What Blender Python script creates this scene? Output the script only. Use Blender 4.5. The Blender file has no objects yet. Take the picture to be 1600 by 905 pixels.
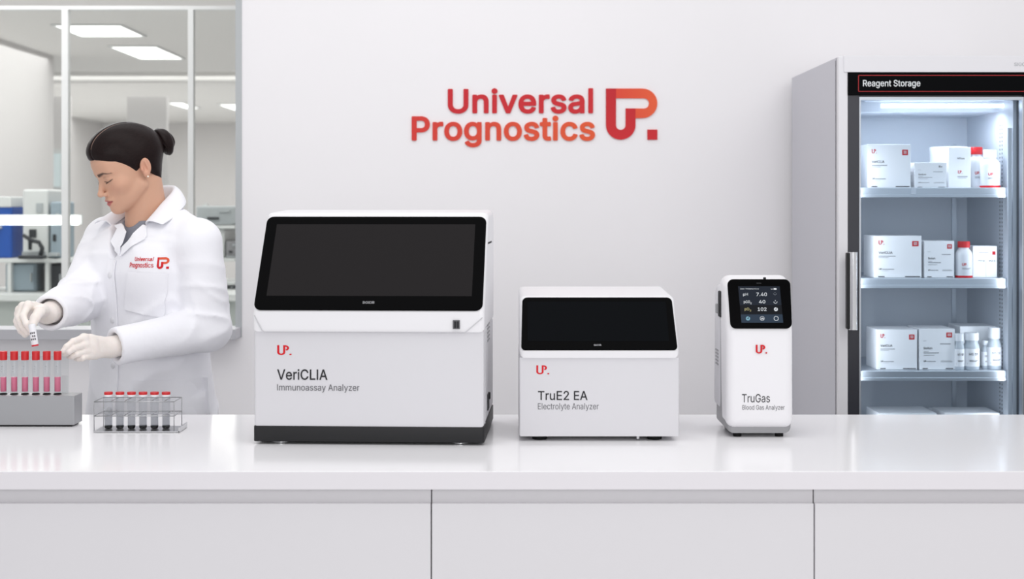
import bpy, bmesh, math, random
import numpy as np
from mathutils import Vector, Matrix

S = bpy.context.scene
COL = S.collection
PI = math.pi
random.seed(4)

# ------------------------------------------------------------------ camera, world, lights, exposure
F = 2203.0          # focal length in pixels of a 1600 px wide frame
CZ = 1.42           # lens height
HY = 320.0          # picture row of the horizon
cam_d = bpy.data.cameras.new('camera')
cam_d.sensor_width = 36.0
cam_d.lens = F / 1600 * 36.0
cam_d.shift_y = -(452.5 - HY) / 1600.0
cam_d.clip_start = 0.05
cam_d.clip_end = 100
cam_d.dof.use_dof = True
cam_d.dof.focus_distance = 3.45
cam_d.dof.aperture_fstop = 4.6
cam = bpy.data.objects.new('camera', cam_d)
COL.objects.link(cam)
cam.location = (0, 0, CZ)
cam.rotation_euler = (PI / 2, 0, 0)
S.camera = cam

world = bpy.data.worlds.new('world')
S.world = world
world.use_nodes = True
bg = world.node_tree.nodes['Background']
bg.inputs[0].default_value = (0.98, 0.98, 1.0, 1)
bg.inputs[1].default_value = 0.69

def area_light(name, loc, target, size, power, color=(1, 1, 1), size_y=None, spread=180, up='Y'):
    d = bpy.data.lights.new(name, 'AREA')
    d.energy = power
    d.color = color
    d.shape = 'RECTANGLE'
    d.size = size
    d.size_y = size_y or size
    d.spread = math.radians(spread)
    o = bpy.data.objects.new(name, d)
    COL.objects.link(o)
    o.location = loc
    v = Vector(target) - Vector(loc)
    o.rotation_euler = v.to_track_quat('-Z', up).to_euler()
    return o

area_light('key_light', (1.9, 1.2, 3.3), (0.0, 3.9, 1.1), 1.8, 20, (1, 0.985, 0.97))
area_light('ceiling_light', (-0.5, 2.6, 3.4), (-0.5, 3.4, 0.9), 2.6, 19, (1, 0.99, 0.98), 1.4)
area_light('front_fill', (0.1, -1.2, 1.9), (0.3, 4.4, 1.2), 2.8, 42, (1, 0.995, 0.99), 1.4)  # fill added behind the camera to brighten front-facing surfaces
area_light('aisle_fill', (-0.7, 4.3, 3.1), (-0.7, 4.3, 0), 2.4, 3.2, (1, 0.99, 0.985), 0.5, spread=100)  # fill added over the aisle to lift the coat and lower wall
area_light('lab_light', (-3.2, 9.0, 2.66), (-3.2, 9.0, 0), 3.4, 126, (1, 0.992, 0.995), 6.0)
area_light('lab_far_light', (-4.5, 17.0, 2.66), (-4.5, 17.0, 0), 4.5, 200, (1, 0.992, 0.99), 7.0)

area_light('lab_front_fill', (-2.6, 5.75, 2.66), (-2.6, 5.75, 0), 2.4, 24, (1, 1, 1), 0.9)  # fill added to brighten the front faces of the partition mullions

S.cycles.transparent_max_bounces = 32
S.cycles.max_bounces = 14
vs = S.view_settings
vs.view_transform = 'Standard'
vs.look = 'None'
vs.exposure = 0.0
vs.gamma = 1.0
vs.use_curve_mapping = False

# ------------------------------------------------------------------ helpers
def lin(c):
    c = c / 255.0
    return c / 12.92 if c <= 0.04045 else ((c + 0.055) / 1.055) ** 2.4

def rgb(r, g, b):
    return (lin(r), lin(g), lin(b), 1.0)

def mat(name, color, rough=0.5, metal=0.0, spec=0.5, emit=None, estr=0.0, coat=0.0, trans=0.0, sheen=0.0, sss=0.0):
    m = bpy.data.materials.new(name)
    m.use_nodes = True
    b = m.node_tree.nodes['Principled BSDF']
    b.inputs['Base Color'].default_value = rgb(*color)
    b.inputs['Roughness'].default_value = rough
    b.inputs['Metallic'].default_value = metal
    b.inputs['Specular IOR Level'].default_value = spec
    b.inputs['Coat Weight'].default_value = coat
    b.inputs['Transmission Weight'].default_value = trans
    b.inputs['Sheen Weight'].default_value = sheen
    if sss:
        b.inputs['Subsurface Weight'].default_value = sss
        b.inputs['Subsurface Radius'].default_value = (0.012, 0.005, 0.003)
        b.inputs['Subsurface Scale'].default_value = 0.6
    if emit:
        b.inputs['Emission Color'].default_value = rgb(*emit)
        b.inputs['Emission Strength'].default_value = estr
    return m

def noisy(m, scale, amount, bump=0.0, bscale=None):
    """small procedural variation of colour and, if asked, of relief"""
    nt = m.node_tree
    b = nt.nodes['Principled BSDF']
    c = b.inputs['Base Color'].default_value[:]
    tc = nt.nodes.new('ShaderNodeTexCoord')
    n = nt.nodes.new('ShaderNodeTexNoise')
    n.inputs['Scale'].default_value = scale
    nt.links.new(tc.outputs['Object'], n.inputs['Vector'])
    mix = nt.nodes.new('ShaderNodeMix')
    mix.data_type = 'RGBA'
    mix.inputs[6].default_value = tuple(max(0, x * (1 - amount)) for x in c[:3]) + (1,)
    mix.inputs[7].default_value = tuple(min(1, x * (1 + amount)) for x in c[:3]) + (1,)
    nt.links.new(n.outputs['Fac'], mix.inputs[0])
    nt.links.new(mix.outputs[2], b.inputs['Base Color'])
    if bump:
        n2 = nt.nodes.new('ShaderNodeTexNoise')
        n2.inputs['Scale'].default_value = bscale or scale
        n2.inputs['Detail'].default_value = 4
        nt.links.new(tc.outputs['Object'], n2.inputs['Vector'])
        bp = nt.nodes.new('ShaderNodeBump')
        bp.inputs['Strength'].default_value = bump
        bp.inputs['Distance'].default_value = 0.004
        nt.links.new(n2.outputs['Fac'], bp.inputs['Height'])
        nt.links.new(bp.outputs['Normal'], b.inputs['Normal'])
    return m

def glass(name, tint=(245, 248, 248), rough=0.0, refl=1.0, ior=1.35):
    """clear sheet: see-through with the mirror share of glass, the same from both sides"""
    m = bpy.data.materials.new(name)
    m.use_nodes = True
    nt = m.node_tree
    nt.nodes.clear()
    N = nt.nodes.new
    out = N('ShaderNodeOutputMaterial')
    tr = N('ShaderNodeBsdfTransparent')
    tr.inputs[0].default_value = rgb(*tint)
    gl = N('ShaderNodeBsdfGlossy')
    gl.inputs['Roughness'].default_value = rough
    gl.inputs[0].default_value = (refl, refl, refl, 1)
    geo = N('ShaderNodeNewGeometry')
    io = N('ShaderNodeMix')
    io.inputs[2].default_value = ior
    io.inputs[3].default_value = 1 / ior
    fr = N('ShaderNodeFresnel')
    mx = N('ShaderNodeMixShader')
    nt.links.new(geo.outputs['Backfacing'], io.inputs[0])
    nt.links.new(io.outputs[0], fr.inputs[0])
    nt.links.new(fr.outputs[0], mx.inputs[0])
    nt.links.new(tr.outputs[0], mx.inputs[1])
    nt.links.new(gl.outputs[0], mx.inputs[2])
    nt.links.new(mx.outputs[0], out.inputs[0])
    return m

def obj(name, bm, m, parent=None, smooth=False, angle=None):
    me = bpy.data.meshes.new(name)
    if isinstance(bm, bmesh.types.BMesh):
        bmesh.ops.recalc_face_normals(bm, faces=bm.faces)
        bm.to_mesh(me)
        bm.free()
    else:
        me = bm
        me.name = name
    if not isinstance(m, (list, tuple)):
        m = [m]
    for x in m:
        me.materials.append(x)
    if smooth:
        for p in me.polygons:
            p.use_smooth = True
        if angle:
            me.set_sharp_from_angle(angle=math.radians(angle))
    o = bpy.data.objects.new(name, me)
    COL.objects.link(o)
    if parent:
        o.parent = parent
    return o

def tag(o, label, cat, group=None, kind=None):
    o['label'] = label
    o['category'] = cat
    if group:
        o['group'] = group
    if kind:
        o['kind'] = kind
    return o

def thing(name, label, cat, loc=(0, 0, 0), rotz=0.0, group=None):
    o = bpy.data.objects.new(name, None)
    o.empty_display_size = 0.05
    COL.objects.link(o)
    o.location = loc
    o.rotation_euler = (0, 0, rotz)
    return tag(o, label, cat, group)

def struct(name, bm, m, label=None, **k):
    o = obj(name, bm, m, **k)
    o['kind'] = 'structure'
    o['label'] = label or name.replace('_', ' ')
    o['category'] = name.split('_')[0]
    return o

def copy_tree(o, parent=None):
    c = o.copy()
    COL.objects.link(c)
    if parent:
        c.parent = parent
    for ch in list(o.children):
        copy_tree(ch, c)
    return c

def at(px, py, Y):
    return Vector(((px - 800) * Y / F, Y, CZ - (py - HY) * Y / F))

def box(bm, x0, x1, y0, y1, z0, z1, bev=0.0, seg=2):
    r = bmesh.ops.create_cube(bm, size=1.0)
    v = r['verts']
    bmesh.ops.scale(bm, vec=(abs(x1 - x0), abs(y1 - y0), abs(z1 - z0)), verts=v)
    bmesh.ops.translate(bm, vec=((x0 + x1) / 2, (y0 + y1) / 2, (z0 + z1) / 2), verts=v)
    if bev:
        e = list({e for q in v for e in q.link_edges})
        bmesh.ops.bevel(bm, geom=e, offset=bev, segments=seg, affect='EDGES', profile=0.5)
    return bm

def boxes(*args, bev=0.0, seg=2):
    bm = bmesh.new()
    for a in args:
        box(bm, *a, bev=bev, seg=seg)
    return bm

def rpoly(pts, seg=6):
    """corner-rounded polygon; pts = (x, y, radius)"""
    out = []
    n = len(pts)
    for i in range(n):
        p0 = Vector(pts[i - 1][:2]); p = Vector(pts[i][:2]); p1 = Vector(pts[(i + 1) % n][:2])
        r = pts[i][2] if len(pts[i]) > 2 else 0
        if r <= 0:
            out.append((p.x, p.y)); continue
        a = (p0 - p).normalized(); b = (p1 - p).normalized()
        ang = a.angle(b)
        d = r / math.tan(ang / 2)
        d = min(d, (p0 - p).length * 0.499, (p1 - p).length * 0.499)
        r = d * math.tan(ang / 2)
        c = p + (a + b).normalized() * (r / math.sin(ang / 2))
        s = p + a * d - c; e = p + b * d - c
        t0 = math.atan2(s.y, s.x); t1 = math.atan2(e.y, e.x)
        dt = (t1 - t0 + PI) % (2 * PI) - PI
        for k in range(seg + 1):
            t = t0 + dt * k / seg
            out.append((c.x + r * math.cos(t), c.y + r * math.sin(t)))
    return out

def rrect(x0, y0, x1, y1, r, seg=6):
    return rpoly([(x0, y0, r), (x1, y0, r), (x1, y1, r), (x0, y1, r)], seg)

def prism(pts, z0, z1, bev=0.0, seg=3, M=None, bm=None):
    """polygon in local XY pulled from z0 to z1, both rims rounded by bev"""
    b = bmesh.new()
    vs_ = [b.verts.new((x, y, z0)) for x, y in pts]
    f = b.faces.new(vs_)
    r = bmesh.ops.extrude_face_region(b, geom=[f])
    nv = [g for g in r['geom'] if isinstance(g, bmesh.types.BMVert)]
    bmesh.ops.translate(b, vec=(0, 0, z1 - z0), verts=nv)
    if bev:
        e = [e for e in b.edges if abs(e.verts[0].co.z - e.verts[1].co.z) < 1e-7]
        bmesh.ops.bevel(b, geom=e, offset=bev, segments=seg, affect='EDGES', profile=0.5)
    bmesh.ops.recalc_face_normals(b, faces=b.faces)
    if M is not None:
        b.transform(M)
    if bm is None:
        return b
    me = bpy.data.meshes.new('tmp')
    b.to_mesh(me); b.free()
    bm.from_mesh(me)
    bpy.data.meshes.remove(me)
    return bm

# (x, y, z) -> (z, x, y): a side profile (depth, height) pulled along X
SIDE = Matrix(((0, 0, 1, 0), (1, 0, 0, 0), (0, 1, 0, 0), (0, 0, 0, 1)))
# local XY plane stands upright and faces -Y
FRONT = Matrix.Rotation(PI / 2, 4, 'X')

def lathe(prof, n=24, bm=None, cx=0, cy=0):
    """profile of (radius, z) turned round the Z axis"""
    bm = bm or bmesh.new()
    rings = []
    for r, z in prof:
        if r < 1e-6:
            rings.append([bm.verts.new((cx, cy, z))])
        else:
            rings.append([bm.verts.new((cx + r * math.cos(2 * PI * k / n), cy + r * math.sin(2 * PI * k / n), z)) for k in range(n)])
    for a, b in zip(rings, rings[1:]):
        for k in range(n):
            j = (k + 1) % n
            if len(a) == 1 and len(b) == 1:
                continue
            if len(a) == 1:
                bm.faces.new((a[0], b[k], b[j]))
            elif len(b) == 1:
                bm.faces.new((a[k], a[j], b[0]))
            else:
                bm.faces.new((a[k], a[j], b[j], b[k]))
    return bm

def tube(path, r, n=10, bm=None, caps=True, closed=False):
    bm = bm or bmesh.new()
    P = [Vector(p) for p in path]
    rings = []
    m = len(P)
    up = None
    for i, p in enumerate(P):
        if closed:
            t = (P[(i + 1) % m] - P[i - 1]).normalized()
        else:
            t = (P[min(i + 1, m - 1)] - P[max(i - 1, 0)]).normalized()
        if up is None:
            up = Vector((0, 0, 1)) if abs(t.z) < 0.9 else Vector((1, 0, 0))
        a = t.cross(up).normalized()
        b = a.cross(t).normalized()
        up = b
        rr = r[i] if isinstance(r, (list, tuple)) else r
        rings.append([bm.verts.new(p + a * (rr * math.cos(2 * PI * k / n)) + b * (rr * math.sin(2 * PI * k / n))) for k in range(n)])
    pairs = list(zip(rings, rings[1:])) + ([(rings[-1], rings[0])] if closed else [])
    for A, B in pairs:
        for k in range(n):
            j = (k + 1) % n
            bm.faces.new((A[k], A[j], B[j], B[k]))
    if caps and not closed:
        bm.faces.new(rings[0]); bm.faces.new(rings[-1])
    return bm

# outlines of the sans-serif letters used for the printing: (weight, letter): advance, closed loops of x y
GLYPH = {
    (0, ' '): (188, []),
    (0, '-'): (453, ["119 188 114 193 114 238 115 243 119 244 336 243 337 193 334 188"]),
    (0, '0'): (453, ["113 40 88 73 73 103 60 143 51 193 48 253 50 298 56 348 68 393 81 423 103 457 123 478 151 498 178 509 213 515 243 515 278 508 313 491 333 476 350 458 373 422 383 398 392 368 402 313 405 273 405 233 402 198 397 163 384 113 365 73 352 53 338 38 323 24 303 11 268 -2 243 -6 223 -7 198 -5 178 0 163 5 143 15", "159 78 144 98 130 123 119 158 113 193 109 238 109 273 112 313 120 353 127 378 139 403 152 423 168 439 188 452 208 458 228 460 248 458 273 448 298 427 317 398 331 363 340 318 344 268 342 208 334 158 323 123 308 94 288 73 268 59 253 53 238 51 208 52 183 60"]),
    (0, '1'): (453, ["81 0 76 5 76 50 78 55 206 55 211 56 212 60 212 445 211 447 206 446 91 361 86 365 86 425 90 430 196 507 201 509 271 509 276 505 276 60 281 55 391 55 391 2 386 0 281 0 276 2 271 0"]),
    (0, '2'): (453, ["69 0 64 5 64 45 67 50 254 250 284 284 299 305 312 330 318 350 320 370 318 390 313 410 307 420 294 435 279 446 259 455 239 459 219 460 199 457 184 453 168 445 154 433 143 420 135 405 129 385 127 365 124 362 69 362 66 365 69 395 80 430 99 460 119 480 144 496 169 507 204 515 234 516 269 511 299 500 324 486 342 470 358 450 369 430 377 405 381 380 379 350 374 325 354 284 320 240 269 182 153 60 159 57 384 57 389 55 389 2 384 0"]),
    (0, '5'): (453, ["100 40 81 63 69 88 61 123 61 128 65 130 120 130 122 128 128 108 135 93 148 78 160 68 175 59 195 53 215 50 235 51 255 55 275 63 290 74 303 88 313 103 322 123 327 143 328 163 323 198 318 213 310 228 298 243 285 255 270 265 255 271 225 277 190 274 155 263 130 247 125 246 70 253 68 258 97 508 365 509 366 508 365 452 155 452 151 448 134 303 140 304 165 320 190 329 215 333 240 334 270 329 295 321 319 308 338 293 355 273 371 248 382 223 389 193 391 163 388 128 381 103 370 78 357 58 345 43 315 19 280 2 245 -6 200 -6 165 1 130 17"]),
    (0, 'A'): (480, ["21 0 18 5 201 508 276 508 461 5 461 1 456 0 396 0 346 138 341 142 141 142 136 144 86 2 81 0", "153 200 156 201 191 301 236 447 241 449 286 305 323 200"]),
    (0, 'B'): (456, ["65 0 60 5 60 505 65 509 255 509 300 502 330 491 345 481 360 469 372 455 382 440 395 405 398 385 398 365 391 330 385 316 375 302 365 292 350 282 315 265 320 262 345 255 371 240 391 220 406 195 416 165 418 135 414 100 404 75 390 52 370 33 340 16 310 6 260 0", "125 60 126 230 250 231 280 228 300 221 318 210 334 195 345 180 351 165 354 150 355 130 352 115 346 100 339 90 330 80 315 70 285 60 260 57 130 57", "130 285 125 290 125 450 130 452 240 452 265 450 285 445 300 439 312 430 321 420 333 395 336 380 335 360 332 345 325 330 315 315 303 305 280 293 250 286"]),
    (0, 'C'): (510, ["114 53 86 88 64 128 52 163 42 218 40 273 47 328 63 378 84 418 95 433 115 456 148 483 180 499 220 511 265 516 305 513 350 501 385 484 420 455 445 423 456 403 464 383 472 353 470 348 410 348 396 383 380 408 350 433 325 446 300 453 270 456 235 453 210 445 185 432 159 413 142 393 124 363 112 328 105 288 103 253 106 208 112 183 120 158 132 133 145 113 158 98 175 83 195 70 212 63 245 54 280 53 310 58 340 70 366 88 385 108 397 128 410 160 470 160 472 158 463 123 443 83 430 64 415 49 380 22 360 12 335 3 290 -6 265 -7 235 -5 190 6 150 25"]),
    (0, 'D'): (502, ["65 0 60 5 60 505 65 509 120 509 125 506 130 509 225 509 260 507 310 497 340 485 365 471 380 460 400 441 426 405 446 360 458 310 462 255 457 195 444 145 433 120 419 95 395 65 365 39 335 23 295 9 270 4 235 0 130 0 125 2 120 0", "125 60 125 450 130 452 245 451 275 446 310 434 338 415 362 390 380 360 391 325 398 275 398 225 391 185 383 160 375 140 360 117 338 95 310 77 285 67 260 61 230 57 130 57"]),
    (0, 'E'): (419, ["65 0 60 5 60 505 65 509 370 509 372 505 372 455 370 452 130 452 125 450 125 290 130 286 355 285 355 230 130 229 125 225 125 65 125 60 130 57 370 57 375 55 375 2 370 0"]),
    (0, 'G'): (520, ["114 53 85 88 64 128 50 168 42 218 40 273 47 328 62 378 80 412 105 446 135 474 165 493 205 508 250 516 295 514 340 504 380 486 416 458 430 443 445 423 456 403 467 378 473 353 470 349 410 349 393 383 375 409 355 428 325 445 295 453 265 456 235 453 210 446 184 433 159 413 138 388 124 363 112 328 105 288 103 253 106 208 115 172 126 143 145 113 168 88 195 70 225 59 255 54 290 54 320 60 340 68 360 81 378 98 393 118 405 143 412 168 415 198 285 200 283 203 283 253 285 255 475 256 478 253 478 203 475 158 464 118 449 88 435 68 422 53 390 27 350 7 325 -1 300 -5 250 -6 220 -2 195 4 175 12 150 25"]),
    (0, 'H'): (517, ["65 0 60 5 60 505 65 509 120 509 125 506 126 290 390 289 392 295 392 505 395 509 400 509 455 509 457 505 457 5 455 0 395 0 392 5 392 230 390 232 130 232 125 230 125 225 125 2 120 0"]),
    (0, 'I'): (190, ["65 0 60 5 60 505 65 509 120 509 125 505 125 5 125 2 120 0"]),
    (0, 'M'): (628, ["65 0 60 5 60 505 65 509 150 509 154 505 278 185 315 73 353 190 475 506 480 509 565 509 568 505 568 5 565 0 510 0 505 1 504 5 504 325 506 425 505 430 455 290 344 5 340 0 290 0 285 3 171 290 125 420 122 420 120 405 122 325 122 5 120 0"]),
    (0, 'O'): (533, ["115 53 86 88 64 128 52 163 42 218 40 273 47 328 63 378 84 418 115 455 148 483 180 499 220 511 265 516 310 512 345 503 385 483 406 468 422 453 439 433 456 408 476 363 489 313 493 253 488 193 482 163 472 133 450 90 420 53 385 25 345 6 300 -5 250 -6 220 -2 200 3 175 12 150 25", "157 98 137 123 121 153 111 183 104 223 103 268 107 303 117 343 130 373 150 402 170 422 192 438 220 449 245 455 280 455 310 450 340 438 369 418 395 388 414 353 424 318 430 268 428 213 418 168 402 133 381 103 359 83 330 66 310 59 290 55 255 53 235 56 215 62 185 76"]),
    (0, 'R'): (449, ["65 0 60 5 60 505 65 509 250 509 275 506 300 501 335 488 355 475 372 460 383 445 394 425 402 405 406 385 409 340 402 300 394 280 383 260 360 234 340 221 315 210 316 205 425 5 425 1 355 0 350 5 248 195 245 199 130 198 125 195 125 2 120 0", "130 255 125 260 125 450 130 452 230 452 265 450 285 445 300 439 313 430 325 419 334 405 341 385 344 365 345 345 342 325 336 305 330 293 317 280 293 265 260 257"]),
    (0, 'S'): (447, ["80 41 64 61 50 86 41 116 39 136 103 137 110 111 117 96 128 83 143 71 158 62 183 54 203 50 228 49 253 51 278 57 298 66 313 75 324 86 338 106 344 121 346 141 344 156 338 171 325 186 308 199 273 214 183 239 143 254 108 272 80 296 68 311 61 326 56 341 52 361 52 381 55 401 61 421 68 436 88 463 113 484 148 502 178 511 218 516 263 514 298 505 328 492 358 470 372 456 382 441 390 426 397 406 401 381 398 378 338 379 334 396 327 411 316 426 303 436 287 446 268 453 248 457 218 459 193 456 173 450 153 441 140 431 127 416 120 401 116 386 116 366 119 351 125 341 140 326 158 313 213 293 313 264 358 239 378 221 390 206 398 191 404 176 407 156 408 131 405 111 400 91 393 75 372 46 358 32 341 21 303 3 278 -4 253 -8 198 -8 153 0 113 17 98 26"]),
    (0, 'T'): (449, ["197 0 193 5 193 450 187 452 37 452 32 455 32 505 37 509 412 509 417 505 417 455 412 452 262 452 257 450 257 2 252 0"]),
    (0, 'a'): (389, ["64 26 51 41 39 61 33 81 30 101 31 126 36 146 43 161 55 176 66 186 85 197 120 210 160 218 245 228 260 232 272 241 276 251 276 261 272 286 261 306 245 319 225 328 205 331 185 331 165 327 146 321 135 315 120 303 100 275 43 291 45 301 56 321 75 342 100 361 125 372 160 381 195 384 230 381 265 371 290 358 305 345 319 326 329 306 335 281 337 251 336 1 279 1 277 6 277 46 275 52 253 26 235 11 210 -1 180 -8 145 -8 115 -3 85 10", "108 66 99 76 95 86 92 111 95 126 100 134 115 149 130 157 150 163 230 176 260 182 275 188 276 136 273 116 267 101 258 86 238 66 225 57 210 51 190 46 170 45 150 47 130 52"]),
    (0, 'c'): (396, ["91 37 69 64 51 97 40 132 35 162 34 202 39 242 50 277 68 312 89 337 114 358 139 371 169 380 209 384 244 381 274 372 304 357 324 341 344 317 357 292 361 282 360 277 304 263 295 282 280 302 269 312 251 322 229 328 209 330 184 328 164 321 147 312 131 297 120 282 109 262 102 237 97 212 96 187 98 157 108 117 121 92 144 67 169 53 189 47 214 46 234 49 255 57 272 67 287 82 296 97 304 116 362 102 356 82 344 60 324 36 294 13 264 0 229 -7 184 -7 149 1 119 15"]),
    (0, 'd'): (424, ["89 34 67 62 52 92 42 122 35 162 34 202 39 242 49 278 62 307 84 337 113 362 149 377 184 384 224 382 239 379 254 373 279 355 309 319 311 322 311 507 314 509 369 509 372 507 372 502 371 2 369 0 314 1 313 52 313 57 309 59 284 27 265 12 239 -2 214 -7 174 -7 144 0 114 14", "134 76 121 92 111 112 102 137 98 162 96 187 98 217 102 242 110 267 122 287 134 301 149 314 164 322 184 328 209 330 229 328 249 321 270 307 287 287 300 262 308 237 312 202 311 167 305 132 295 107 284 87 269 70 249 56 229 50 204 47 174 51 154 60"]),
    (0, 'e'): (404, ["89 39 69 63 51 97 40 132 35 162 34 202 39 242 49 277 67 312 87 337 109 355 139 371 169 381 204 384 234 382 264 375 294 360 313 347 329 331 344 310 355 287 363 262 369 232 371 172 369 169 364 169 99 169 96 167 99 142 110 107 123 87 144 66 169 53 189 48 214 46 234 48 254 53 269 60 279 67 293 82 305 102 309 104 362 92 364 87 362 82 349 57 327 32 299 12 269 -1 229 -7 184 -6 149 1 119 15", "96 222 99 242 105 262 116 282 129 298 144 312 164 323 184 328 204 330 224 329 244 324 264 313 277 302 289 287 297 272 304 252 310 222 309 220"]),
    (0, 'g'): (425, ["78 -106 64 -90 52 -71 56 -66 99 -42 104 -45 119 -63 134 -76 154 -88 174 -94 204 -97 239 -94 259 -88 280 -76 291 -66 299 -56 308 -31 311 -6 311 64 309 68 304 65 285 39 259 19 234 9 209 5 174 6 141 14 109 30 84 49 68 69 51 99 41 129 35 164 34 204 39 244 49 279 64 309 81 334 104 355 129 370 159 380 184 384 204 384 229 381 244 377 264 367 279 356 309 319 313 324 313 379 369 379 372 374 372 -21 366 -56 356 -81 336 -106 309 -127 274 -142 229 -150 184 -150 144 -143 104 -126", "134 85 122 99 111 119 102 144 97 169 96 199 99 229 104 249 114 273 124 290 139 306 154 318 167 324 189 329 209 330 229 328 249 321 269 308 287 289 300 264 307 239 311 209 311 174 307 144 297 114 284 94 269 78 249 67 229 61 199 59 174 63 154 71"]),
    (0, 'i'): (167, ["51 458 46 465 42 475 42 490 48 505 61 517 76 523 96 522 111 515 120 505 125 490 125 475 118 460 107 450 91 444 76 444 61 450", "56 0 53 5 53 375 56 379 111 379 114 375 114 5 111 0"]),
    (0, 'l'): (185, ["63 0 58 5 58 520 60 525 63 525 118 525 120 520 120 5 118 0"]),
    (0, 'm'): (610, ["58 0 53 5 53 375 58 379 108 379 112 375 113 312 114 320 131 345 153 365 183 380 213 386 248 383 263 378 278 369 301 345 310 330 318 311 333 338 355 360 383 376 418 385 453 385 483 378 498 372 513 362 534 340 543 324 550 305 557 265 557 5 553 0 503 0 498 0 496 5 496 255 494 275 490 290 478 309 463 320 443 327 418 330 393 327 373 319 355 305 343 285 338 270 335 250 335 5 333 0 278 0 274 5 274 260 272 280 263 300 254 310 243 319 223 327 198 330 173 326 149 315 133 300 121 280 117 265 114 245 114 5 113 1 108 0"]),
    (0, 'n'): (410, ["58 0 53 5 53 375 58 379 108 379 112 375 113 312 114 320 143 355 163 368 188 379 218 384 248 383 278 376 303 364 323 347 338 327 348 305 355 275 357 240 357 5 353 0 298 0 296 5 296 235 292 270 280 295 261 315 238 326 208 329 183 326 158 315 138 300 124 280 118 260 114 235 114 5 113 1 108 0"]),
    (0, 'o'): (415, ["91 37 69 64 51 97 40 132 35 162 34 202 39 242 50 277 68 312 89 337 114 358 139 371 169 380 209 384 244 381 269 374 299 360 328 337 349 310 367 272 378 232 381 187 377 142 368 107 349 67 325 37 299 16 269 2 234 -6 194 -8 159 -2 139 5 119 15", "134 76 119 96 108 117 101 142 97 167 96 197 99 222 104 247 114 272 127 292 141 307 159 319 174 325 194 329 214 330 234 327 254 320 274 307 292 287 306 262 315 232 319 197 318 167 313 137 303 107 289 84 271 67 249 54 229 48 199 46 174 51 154 60"]),
    (0, 'p'): (424, ["53 -138 53 377 58 379 108 379 112 377 112 322 118 320 138 347 148 357 169 372 188 379 218 384 253 382 278 377 303 367 331 347 353 322 371 292 382 257 389 217 389 162 382 122 369 82 346 47 321 22 303 10 285 2 248 -7 208 -7 178 2 148 21 138 31 120 57 118 59 115 57 114 -138 113 -142 108 -143 58 -143", "149 77 137 92 126 112 120 132 114 162 113 192 115 222 120 247 129 272 141 292 153 305 168 316 183 324 203 329 223 330 243 328 263 322 285 307 303 287 316 262 323 237 328 202 327 167 322 137 312 107 300 87 283 69 263 56 243 49 213 47 188 52 168 61"]),
    (0, 'r'): (259, ["58 0 53 5 53 375 58 379 108 379 112 375 113 323 138 355 153 367 166 375 183 381 198 384 238 384 243 380 243 324 238 323 198 326 168 319 143 304 130 290 123 278 116 260 114 240 114 5 113 1 108 0"]),
    (0, 's'): (365, ["68 32 55 47 44 67 37 92 41 95 91 106 95 102 107 77 126 59 141 52 156 47 191 45 221 51 246 63 262 82 267 92 268 107 266 117 261 128 253 137 241 145 221 153 121 179 93 192 71 209 56 232 50 247 48 262 47 282 49 297 54 312 62 327 78 347 99 362 126 374 151 381 186 384 216 382 246 375 271 364 291 348 306 330 320 302 323 292 321 289 271 278 266 282 251 307 235 322 211 331 176 332 146 325 125 312 116 302 111 292 109 282 110 267 113 257 120 247 136 236 161 226 261 199 286 187 305 172 316 159 323 147 328 132 331 117 328 82 318 57 299 32 271 12 241 0 206 -7 161 -7 121 0 91 14"]),
    (0, 't'): (227, ["91 22 80 36 72 51 66 81 64 326 11 327 6 331 6 376 11 379 61 379 64 381 66 471 126 471 126 381 131 379 201 379 204 376 204 331 201 327 127 326 126 101 127 81 130 71 136 61 151 53 171 50 201 53 203 51 212 6 208 1 191 -3 146 -3 116 6 101 14"]),
    (0, 'u'): (410, ["89 30 74 50 64 70 57 95 54 115 53 375 58 379 113 378 114 145 118 110 129 85 148 65 173 53 203 50 232 55 254 65 273 81 287 105 293 125 296 145 296 375 298 378 303 379 353 379 357 375 357 5 353 0 348 0 303 0 298 5 298 67 296 60 293 59 280 40 263 21 238 6 213 -2 178 -5 143 0 128 5 108 15"]),
    (0, 'x'): (379, ["26 1 24 5 155 195 32 375 36 379 101 378 161 285 191 233 229 300 281 377 286 379 346 379 349 375 227 195 226 190 355 5 351 0 291 0 286 2 221 100 191 152 186 151 156 97 91 0"]),
    (0, 'y'): (389, ["52 -140 48 -135 62 -87 87 -90 102 -89 115 -85 127 -77 137 -65 145 -50 163 0 19 375 22 379 27 379 82 379 86 375 172 135 192 69 197 68 224 155 303 375 307 379 367 379 369 375 205 -55 188 -90 178 -105 167 -118 149 -130 132 -139 112 -144 92 -145"]),
    (0, 'z'): (380, ["47 0 42 5 42 45 45 50 254 320 252 322 247 323 52 323 49 325 48 330 48 375 52 379 57 379 332 378 332 330 126 60 132 56 337 56 339 50 339 5 337 0"]),
    (9, ' '): (188, []),
    (9, '.'): (192, ["55 5 45 21 42 31 41 46 46 66 60 82 80 94 100 96 120 90 130 84 140 74 148 56 149 31 144 16 130 -1 110 -11 90 -13 70 -7"]),
    (9, '0'): (457, ["107 33 87 58 65 98 51 143 42 193 39 253 42 313 48 353 60 398 73 428 96 463 123 490 148 506 183 520 213 524 253 523 283 516 319 498 339 483 358 463 371 443 382 423 393 398 402 368 411 313 414 273 414 233 406 163 392 108 373 68 346 33 328 16 308 3 273 -10 253 -14 228 -16 183 -11 163 -5 143 5 124 18", "167 83 153 100 140 123 131 148 123 183 119 223 118 258 120 298 126 338 132 363 144 393 156 413 168 428 183 439 203 448 223 451 243 450 268 440 290 423 307 398 321 363 331 313 335 268 333 213 327 168 318 135 305 108 288 84 268 69 243 60 213 60 188 68"]),
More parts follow.
